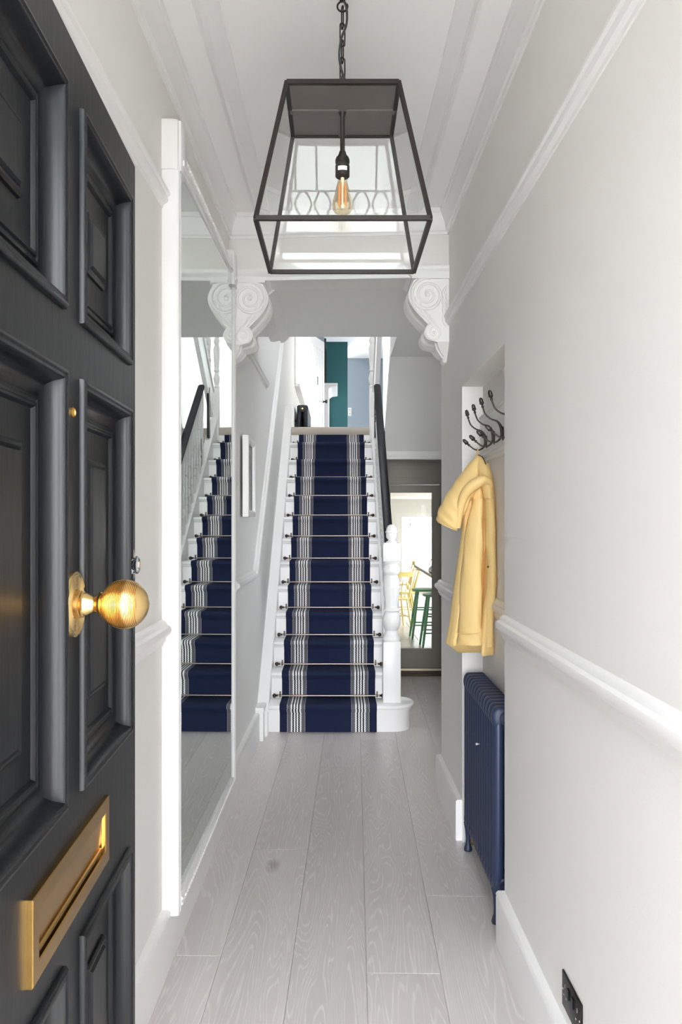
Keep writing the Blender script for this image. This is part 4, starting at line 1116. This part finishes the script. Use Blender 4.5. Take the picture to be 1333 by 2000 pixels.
# ================================================================== SOCKET
SY0, SY1, SZ0, SZ1 = 2.06, 2.228, 0.242, 0.338
so = thing('wall_socket', TR(0, (SY0 + SY1) / 2, SZ0), 'flat black double socket low on the right wall', 'socket')
MB(TR).box(0.0005, 0.006, SY0, SY1, SZ0, SZ1, 0.0015).build('face_plate', 'black_plastic', so, 30)
for yc in ((SY0 + SY1) / 2 - 0.042, (SY0 + SY1) / 2 + 0.042):
    s = 1 if yc > (SY0 + SY1) / 2 else -1
    MB(TR).rings([[(a, yc - s * 0.022 + b, z) for b in (-0.007, 0.007) for a in ((0.005, 0.010)[::1] if b < 0 else (0.010, 0.005))] for z in (0.292, 0.318)]).build('rocker_switch', 'black_plastic', so, 0)
    m = MB(TR).box(0.0055, 0.0066, yc + s * 0.012 - 0.002, yc + s * 0.012 + 0.002, 0.300, 0.312)
    for o in (-0.011, 0.011): m.box(0.0055, 0.0066, yc + s * 0.012 + o - 0.0035, yc + s * 0.012 + o + 0.0035, 0.276, 0.280)
    m.build('pin_slots', 'chrome', so, 0)
for y in (SY0 + 0.010, SY1 - 0.010):
    MB(TR).lathe([(0.0001, 0.0075), (0.003, 0.007), (0.0035, 0.006), (0.0035, 0.005)], (0, y, 0.290), 'X', 10, False).build('screw', 'steel', so)

# ================================================================== DOWNLIGHT
dx, dyy = 0.706, 6.23 - 0.0
dl = thing('downlight', (dx, dyy + 0.15, BACK_C), 'small white downlight in the shaded back-hall ceiling', 'downlight')
MB().lathe([(0.032, BACK_C - 0.0005), (0.045, BACK_C - 0.0005), (0.045, BACK_C - 0.004), (0.040, BACK_C - 0.007), (0.034, BACK_C - 0.006), (0.032, BACK_C - 0.001)], (dx, dyy + 0.15, 0), 'Z', 24, False).build('bezel', 'trim', dl)
MB().lathe([(0.0001, BACK_C - 0.002), (0.033, BACK_C - 0.002), (0.033, BACK_C - 0.0005)], (dx, dyy + 0.15, 0), 'Z', 20, False).build('lens', 'light_off', dl)

# ================================================================== RAINCOAT
def interp(tab, t):
    for i in range(len(tab) - 1):
        a, b = tab[i], tab[i + 1]
        if t <= b[0]:
            f = (t - a[0]) / (b[0] - a[0]); f = max(0, min(1, f))
            return [p + (q - p) * f for p, q in zip(a[1:], b[1:])]
    return list(tab[-1][1:])
jk = thing('yellow_raincoat', (0.645, 3.74, 1.90), 'pale yellow hooded raincoat hanging on the farthest coat hook', 'raincoat')
def jy(x): return 3.80 - 0.75 * (x - 0.50)            # the coat hangs slantwise: its right side is nearer the camera
def P(u, v, d):
    """photo-plane position (u, v) of the coat on its own slanted hanging plane, d towards the viewer"""
    Y = 3.80
    for _ in range(6):
        x = (u - VX) * Y / F_PX; Y = jy(x)
    return (x - 0.35 * d, Y - d, EYE - (v - VY) * Y / F_PX)
# rows: v, left edge, right edge, thickness
body = [(905, 917, 956, .028), (930, 910, 963, .040), (960, 906, 967, .050), (1000, 904, 969, .054), (1045, 901, 970, .056), (1100, 893, 970, .058), (1150, 886, 970, .060), (1200, 880, 966, .060), (1230, 876, 964, .060), (1253, 871, 966, .060)]
def fold(s, v):
    """front relief across the coat, s from 0 at the left to 1"""
    f = (v - 905) / 350.0
    h = 0.0
    for c, w, a in ((0.16, 0.17, 0.55), (0.50, 0.20, 1.0), (0.80, 0.12, 0.62), (0.95, 0.07, 0.45)):
        c2 = c + 0.03 * sin(2.3 * f + c * 9)
        h = max(h, a * max(0.0, 1 - ((s - c2) / w) ** 2) ** 0.6)
    h += 0.09 * sin(s * 21 + 3.1 * f) * (0.4 + f) + 0.06 * sin(9 * f + s * 6) + 0.05 * sin(23 * f - s * 14) * s
    return h
NU, NV = 72, 64
m = MB(); R = []
for j in range(NV + 1):
    f = j / NV
    ring = []
    for i in range(NU + 1):
        s = i / NU
        v_end = 1255 + 5 * sin(s * 9) if s < 0.80 else 1279
        v = 905 + (v_end - 905) * f
        l, r, th = interp(body, v)
        if v > 1253: l, r, th = 871, 966 - (v - 1253) * 0.1, 0.055
        ring.append(P(l + (r - l) * s, v, th * (fold(s, v) * 0.9 + 0.1) * min(1, 8 * s, 8 * (1 - s)) ** 0.5))
    for i in range(NU - 1, 0, -1):
        s = i / NU
        v = 905 + (1276 - 905) * f
        l, r, th = interp(body, min(v, 1253))
        k = max(0, (v - 1215) / 61)
        l += k * 24
        ring.append(P(l + (r - l) * s, v, -0.35 * th * min(1, 8 * s, 8 * (1 - s)) ** 0.5))
    R.append(ring)
m.rings(R)
bd = m.build('coat_body', 'yellow', jk, 75)
# dark gap between the front edge and the sleeve is a real groove; the sleeve lies over the right side
def loft(rows, seg=26, wob=0.0):
    """rows of (u, v, half width in px, half depth in m, tilt of the section in degrees, d)"""
    R = []
    for k, (u, v, hw, hd, tilt, d0) in enumerate(rows):
        c, s_ = cos(radians(tilt)), sin(radians(tilt))
        ring = []
        for i in range(seg):
            t = 2 * pi * i / seg
            e = hw * cos(t) * (1 + wob * sin(5 * t + k * 0.7))
            ring.append(P(u + e * c, v + e * s_, d0 + hd * sin(t) * (1 + wob * sin(3 * t + k))))
        R.append(ring)
    return MB().rings(R)
def dense(rows, n=6):
    out = []
    for i in range(len(rows) - 1):
        p0, p1, p2, p3 = rows[max(0, i - 1)], rows[i], rows[i + 1], rows[min(len(rows) - 1, i + 2)]
        for k in range(n):
            t = k / n
            out.append(tuple(0.5 * (2 * b + (c - a) * t + (2 * a - 5 * b + 4 * c - d) * t * t + (3 * b - a - 3 * c + d) * t ** 3) for a, b, c, d in zip(p0, p1, p2, p3)))
    out.append(rows[-1]); return out
# sleeve on the right
sl = loft(dense([(957, 962, 8, .014, 0, .030), (961, 1010, 9.5, .020, 0, .036), (961, 1060, 10, .022, 0, .038), (963, 1100, 9, .022, 0, .036), (962, 1150, 10, .021, 0, .032), (956, 1190, 11, .018, 4, .026), (954, 1230, 11, .016, 2, .020), (955, 1262, 10, .014, 0, .016)]), 22, 0.05).build('sleeve', 'yellow', jk, 75)
# front panel left of the gap
loft(dense([(938, 975, 9, .016, 0, .044), (932, 1020, 15, .024, 0, .046), (928, 1080, 19, .030, 0, .046), (924, 1150, 21, .032, 0, .044), (922, 1215, 22, .032, 0, .042), (922, 1236, 23.5, .033, 1, .041), (921, 1256, 24.5, .034, 2, .040)]), 30, 0.05).build('front_panel', 'yellow', jk, 75)
# hood: hangs over the left of the coat with its mouth turned down
hood = loft(dense([(936, 890, 3.5, .006, 0, .010), (932, 903, 10, .018, 8, .018), (924, 925, 17, .028, 14, .032), (914, 948, 21, .036, 18, .046), (904, 968, 23, .042, 20, .056), (893, 990, 24, .044, 22, .062), (885, 1008, 24.5, .042, 24, .062), (880, 1022, 23, .036, 25, .060), (879, 1028, 20, .028, 25, .058)], 6), 40, 0.05)
hd = hood.build('hood', 'yellow', jk, 75)
# rolled edge of the hood running up to the collar on the right
roll = []
for u, v, r, d in ((901, 1030, 5, .066), (904, 1008, 7, .078), (909, 985, 8.5, .090), (919, 963, 10, .098), (935, 948, 11, .096), (951, 939, 9.5, .080), (961, 944, 6, .058), (964, 953, 3.5, .050)):
    roll.append((P(u, v, d), r * 3.7 / F_PX))
pts = smooth_path([p for p, r in roll], 6)
rr = []
for i in range(len(roll) - 1):
    for k in range(6): rr.append(roll[i][1] + (roll[i + 1][1] - roll[i][1]) * k / 6)
rr.append(roll[-1][1])
MB().tube(pts, rr, 14).build('hood_edge', 'yellow', hd, 75)
# collar falling from the top on the right side
loft(dense([(939, 893, 5, .010, 0, .012), (946, 912, 12, .022, 6, .026), (951, 932, 13, .028, 8, .038), (955, 952, 11, .026, 4, .040), (957, 975, 9, .018, 0, .036)]), 24, 0.05).build('collar', 'yellow', jk, 75)
# loop over the hook, eyelet strap, snap fastener, seams
hx, hz = BXW - 0.016 - 0.044, 1.968 - 0.0640
MB().tube(smooth_path([(hx - 0.004, 3.770, hz - 0.035), (hx, 3.770, hz - 0.004), (hx, 3.776, hz + 0.0085), (hx, 3.783, hz - 0.004), (hx + 0.004, 3.783, hz - 0.035)], 5), 0.0032, 8).build('hanging_loop', 'yellow', jk)
MB().tube(smooth_path([P(936, 889, .012), P(944, 893, .030), P(950, 902, .036), P(953, 914, .036)], 5), 0.0022, 6).build('neck_tape', 'rail', jk)
c = P(958.5, 1105.5, .064)
MB().ball(c, 0.0042, 10, 6).build('snap_fastener', 'snap', jk)
MB().tube(smooth_path([P(898, 1230, .079), P(910, 1233, .080), P(922, 1234, .081), P(934, 1233, .079), P(944, 1231, .072)], 4), 0.0012, 5).build('hem_seam', 'seam', jk)

# ================================================================== LANDING and the room beyond
rl = thing('landing_radiator', (-0.48, 11.6, 2.6), 'dark column radiator on the upper landing below the window', 'radiator')
def lsec():
    m = MB()
    for xc in (-0.525, -0.435):
        m.rings([[(xc + 0.03 * r * cos(t), 0.028 * r * sin(t), z) for t in [2 * pi * k / 12 for k in range(12)]] for r, z in ((0.5, 2.66), (1, 2.69), (1, 3.09), (0.5, 3.135))])
    R = []
    for f, r in ((-0.028, 0.6), (-0.018, 0.95), (0.018, 0.95), (0.028, 0.6)):
        R.append([(-0.48 + 0.078 * max(-1, min(1, 1.25 * cos(t))) * r, f, 3.09 + 0.05 * r * sin(t)) for t in [2 * pi * k / 20 for k in range(20)]])
    m.rings(R)
    return m.mesh('section', 'anthracite', 50)
ls = lsec()
for i in range(20): place(ls, 'section', rl, (0, 11.0 + 0.062 * i, 0))
MB().lathe([(0.0001, -0.035), (0.034, -0.035), (0.042, -0.028), (0.042, -0.02), (0.0001, -0.02)], (-0.48, 11.0, 3.085), 'Y', 18, False).build('end_plug', 'anthracite', rl)
MB().lathe([(0.0001, -0.042), (0.012, -0.040), (0.014, -0.034)], (-0.48, 11.0, 3.085), 'Y', 12, False).build('brass_centre', 'brass', rl)
for y in (11.0, 12.15):
    for xc in (-0.525, -0.435):
        MB().lathe([(0.02, 2.69), (0.014, 2.64), (0.02, 2.60), (0.0001, 2.60)], (xc, y, 0), 'Z', 10, False).build('foot', 'anthracite', rl)
MB().tube([(-0.587, 10.99, 2.93), (-0.53, 10.99, 2.93)], 0.012, 10).lathe([(0.0001, 0), (0.03, 0), (0.03, 0.008), (0.0001, 0.01)], (-0.587, 10.99, 2.93), 'X', 14, False).build('wall_stay', 'rail', rl)

# white bedroom door, opened into the room
hx0, hy0 = -0.45, 13.36
ex, ey = -0.232, 14.06
dd = Vector((ex - hx0, ey - hy0, 0)); dl_ = dd.length; dd.normalize(); dn = Vector((dd.y, -dd.x, 0))
def T3(h, u, z): return (hx0 + dd.x * u + dn.x * h, hy0 + dd.y * u + dn.y * h, z)
d3 = struct('door_3', MB(T3).box(-0.04, 0, 0, dl_, 2.60, 4.66), 'trim', 'white panelled door standing open beyond the landing', 'door', 0)
for z0, z1 in ((2.8, 3.4), (3.6, 4.5)):
    for a, b in ((0.09, dl_ / 2 - 0.04), (dl_ / 2 + 0.04, dl_ - 0.09)):
        rect_loops(T3, a, b, z0, z1, [(0.0, 0.0005), (0.006, 0.008), (0.014, 0.009), (0.02, 0.002)], False).build('panel_moulding', 'trim', d3, 20)
MB(T3).lathe([(0.0001, 0), (0.028, 0), (0.028, 0.006), (0.012, 0.010), (0.010, 0.035), (0.022, 0.042), (0.032, 0.055), (0.030, 0.068), (0.018, 0.075), (0.0001, 0.076)], (0, dl_ - 0.06, 3.62), 'X', 16, False).build('door_knob', 'rail', d3)
MB(T3).box(0, 0.006, dl_ * 0.45, dl_ * 0.45 + 0.05, 3.86, 4.0).build('rim_lock', 'rail', d3, 0)

# fireplace: mantel standing off the chimney breast
fp_ = thing('fireplace', (-0.15, 15.3, 2.6), 'white fireplace mantel in the room beyond the landing', 'fireplace')
MB().box(-0.249, 0.0, 14.66, 15.99, 4.015, 4.055).build('mantel_shelf', 'trim', fp_, 0)
MB().prism_y([(-0.249, 3.95), (-0.17, 3.95), (-0.15, 3.97), (-0.12, 3.99), (-0.10, 4.0), (-0.03, 4.005), (-0.02, 4.015), (-0.249, 4.015)], 14.70, 15.96).build('bed_mould', 'trim', fp_)
for y0, y1 in ((14.72, 14.92), (15.74, 15.94)):
    MB().box(-0.249, -0.165, y0, y1, 2.601, 3.95).build('jamb', 'trim', fp_, 0)
MB().box(-0.249, -0.175, 14.92, 15.74, 3.6, 3.95).build('frieze', 'trim', fp_, 0)
fpic = thing('black_framed_picture', (-0.25, 15.2, 4.07), 'black framed picture leaning above the mantel beyond the landing', 'picture')
TP = lambda h, y, z: (-0.249 + h + 0.0, y, z)
rect_loops(TP, 14.90, 15.75, 4.062, 4.92, [(0, 0), (0, 0.035), (0.03, 0.035), (0.035, 0.02)], False).build('frame', 'black_frame', fpic, 0)
MB(TP).box(0.008, 0.014, 14.92, 15.73, 4.08, 4.90).build('print', 'blue_grey', fpic, 0)
sw = thing('switch_plate', (0.262, 17.648, 3.87), 'small double light switch on the blue-grey wall upstairs', 'switch')
MB().box(0.225, 0.30, 17.640, 17.649, 3.84, 4.02).build('plate', 'trim', sw, 0)
for z in (3.885, 3.965): MB().ball((0.262, 17.632, z), 0.016, 10, 6).build('toggle', 'brass', sw)

# ================================================================== KITCHEN
isl = thing('kitchen_island', (1.7, 9.9, 0), 'white kitchen island with a grey worktop behind the green stools', 'island')
MB().box(1.48, 2.25, 9.0, 10.85, 0.0, 0.92).build('cabinet', 'trim', isl, 0)
MB().box(1.04, 2.3, 8.92, 10.93, 0.925, 0.96, 0.004).build('worktop', 'worktop', isl, 0)
def make_stool(x, y, rz, label):
    s = thing('bar_stool', (x, y, 0), label, 'stool', None)
    top = 0.66
    m = MB()
    R = [[(x + 0.175 * r * cos(t) * (1.0), y + 0.16 * r * sin(t), z) for t in [2 * pi * k / 20 for k in range(20)]] for r, z in ((0.90, top - 0.035), (1, top - 0.028), (1, top - 0.008), (0.95, top), (0.6, top - 0.008), (0.2, top - 0.012))]
    m.rings(R).build('seat', 'green', s)
    feet = []
    for sx, sy in ((-1, -1), (1, -1), (1, 1), (-1, 1)):
        a = Vector((x + 0.105 * sx, y + 0.10 * sy, top - 0.03)); b = Vector((x + 0.19 * sx, y + 0.175 * sy, 0))
        MB().tube([a, (a + b) / 2, b], [0.016, 0.0185, 0.013], 10).build('leg', 'green', s)
        feet.append((a, b))
    for i in range(4):
        for f in ((0.62, 0.42)[i % 2], 0.30 + 0.12 * (i % 2)):
            p = feet[i][0].lerp(feet[i][1], 1 - f); q = feet[(i + 1) % 4][0].lerp(feet[(i + 1) % 4][1], 1 - f)
            MB().tube([p, q], 0.0095, 8).build('stretcher', 'green', s)
    s.rotation_euler.z = rz
    return s
make_stool(1.165, 10.72, 0.0, 'green wooden bar stool farther from the glazed door')
make_stool(1.225, 9.98, 0.0, 'green wooden bar stool nearest the glazed door, right of the other')
def make_chair(x, y, rz, label):
    c = thing('dining_chair', (x, y, 0), label, 'chair', None)
    T = lambda a, b, z: (x + a * cos(rz) - b * sin(rz), y + a * sin(rz) + b * cos(rz), z)   # seat faces +b
    m = MB(T); R = []
    for r, z in ((0.94, 0.42), (1, 0.427), (1, 0.442), (0.96, 0.45), (0.5, 0.443)):
        R.append([(0.21 * r * (1 if abs(cos(t)) < 1e-6 else cos(t) / abs(cos(t)) * abs(cos(t)) ** 0.5), 0.20 * r * (sin(t) / max(1e-6, abs(sin(t))) * abs(sin(t)) ** 0.5), z) for t in [2 * pi * k / 24 + 0.01 for k in range(24)]])
    m.rings(R).build('seat', 'chair_yellow', c)
    for sx, sy in ((-1, -1), (1, -1), (1, 1), (-1, 1)):
        MB(T).tube([(0.15 * sx, 0.14 * sy, 0.43), (0.18 * sx, 0.17 * sy, 0.21), (0.205 * sx, 0.20 * sy, 0)], [0.013, 0.017, 0.011], 8).build('leg', 'chair_yellow', c)
    for sx in (-1, 1):
        MB(T).tube([(0.18 * sx, 0.17, 0.17), (0.18 * sx, -0.17, 0.17)], 0.009, 8).build('stretcher', 'chair_yellow', c)
        MB(T).tube([(0.18 * sx, -0.17, 0.44), (0.205 * sx, -0.25, 0.80)], [0.014, 0.012], 8).build('back_post', 'chair_yellow', c)
    MB(T).tube([(-0.18, 0, 0.17), (0.18, 0, 0.17)], 0.009, 8).build('stretcher', 'chair_yellow', c)
    MB(T).rings([[(a, -0.25 - 0.03 * (1 - (a / 0.22) ** 2) + d, z) for d, z in ((-0.008, 0.755), (0.008, 0.755), (0.006, 0.83), (-0.010, 0.83))] for a in [-0.22 + 0.055 * k for k in range(9)]]).build('top_rail', 'chair_yellow', c)
    for k in range(5):
        a = -0.12 + 0.06 * k
        MB(T).tube([(a * 0.9, -0.175, 0.44), (a * 1.05, -0.272, 0.77)], 0.008, 6).build('spindle', 'chair_yellow', c)
    return c
make_chair(1.02, 12.75, radians(90), 'yellow spindle-back chair seen right behind the first green stool')
make_chair(1.10, 14.3, radians(90), 'yellow spindle-back chair farthest back at the table')
make_chair(0.82, 11.75, radians(12), 'yellow spindle-back chair at the near end of the table beside the newel')
tb = thing('dining_table', (0.55, 13.4, 0), 'pale wooden dining table among the yellow chairs', 'table')
MB().box(0.12, 0.96, 12.2, 14.8, 0.715, 0.75, 0.004).build('tabletop', 'wood_table', tb, 0)
for x in (0.19, 0.89):
    for y in (12.3, 14.7): MB().box(x - 0.035, x + 0.035, y - 0.035, y + 0.035, 0, 0.715).build('leg', 'wood_table', tb, 0)
kt = thing('kettle', (1.10, 9.35, 0.96), 'small steel kettle with a copper handle on the island worktop', 'kettle')
MB().lathe([(0.0001, 0.962), (0.055, 0.962), (0.062, 0.975), (0.058, 1.01), (0.035, 1.035), (0.012, 1.042), (0.008, 1.055), (0.0001, 1.057)], (1.115, 9.35, 0), 'Z', 20, False).build('kettle_body', 'steel', kt)
MB().tube([(1.115 + 0.05 * cos(radians(a)), 9.35, 1.03 + 0.10 * sin(radians(a))) for a in range(10, 171, 16)], 0.006, 8).build('handle', 'copper', kt)
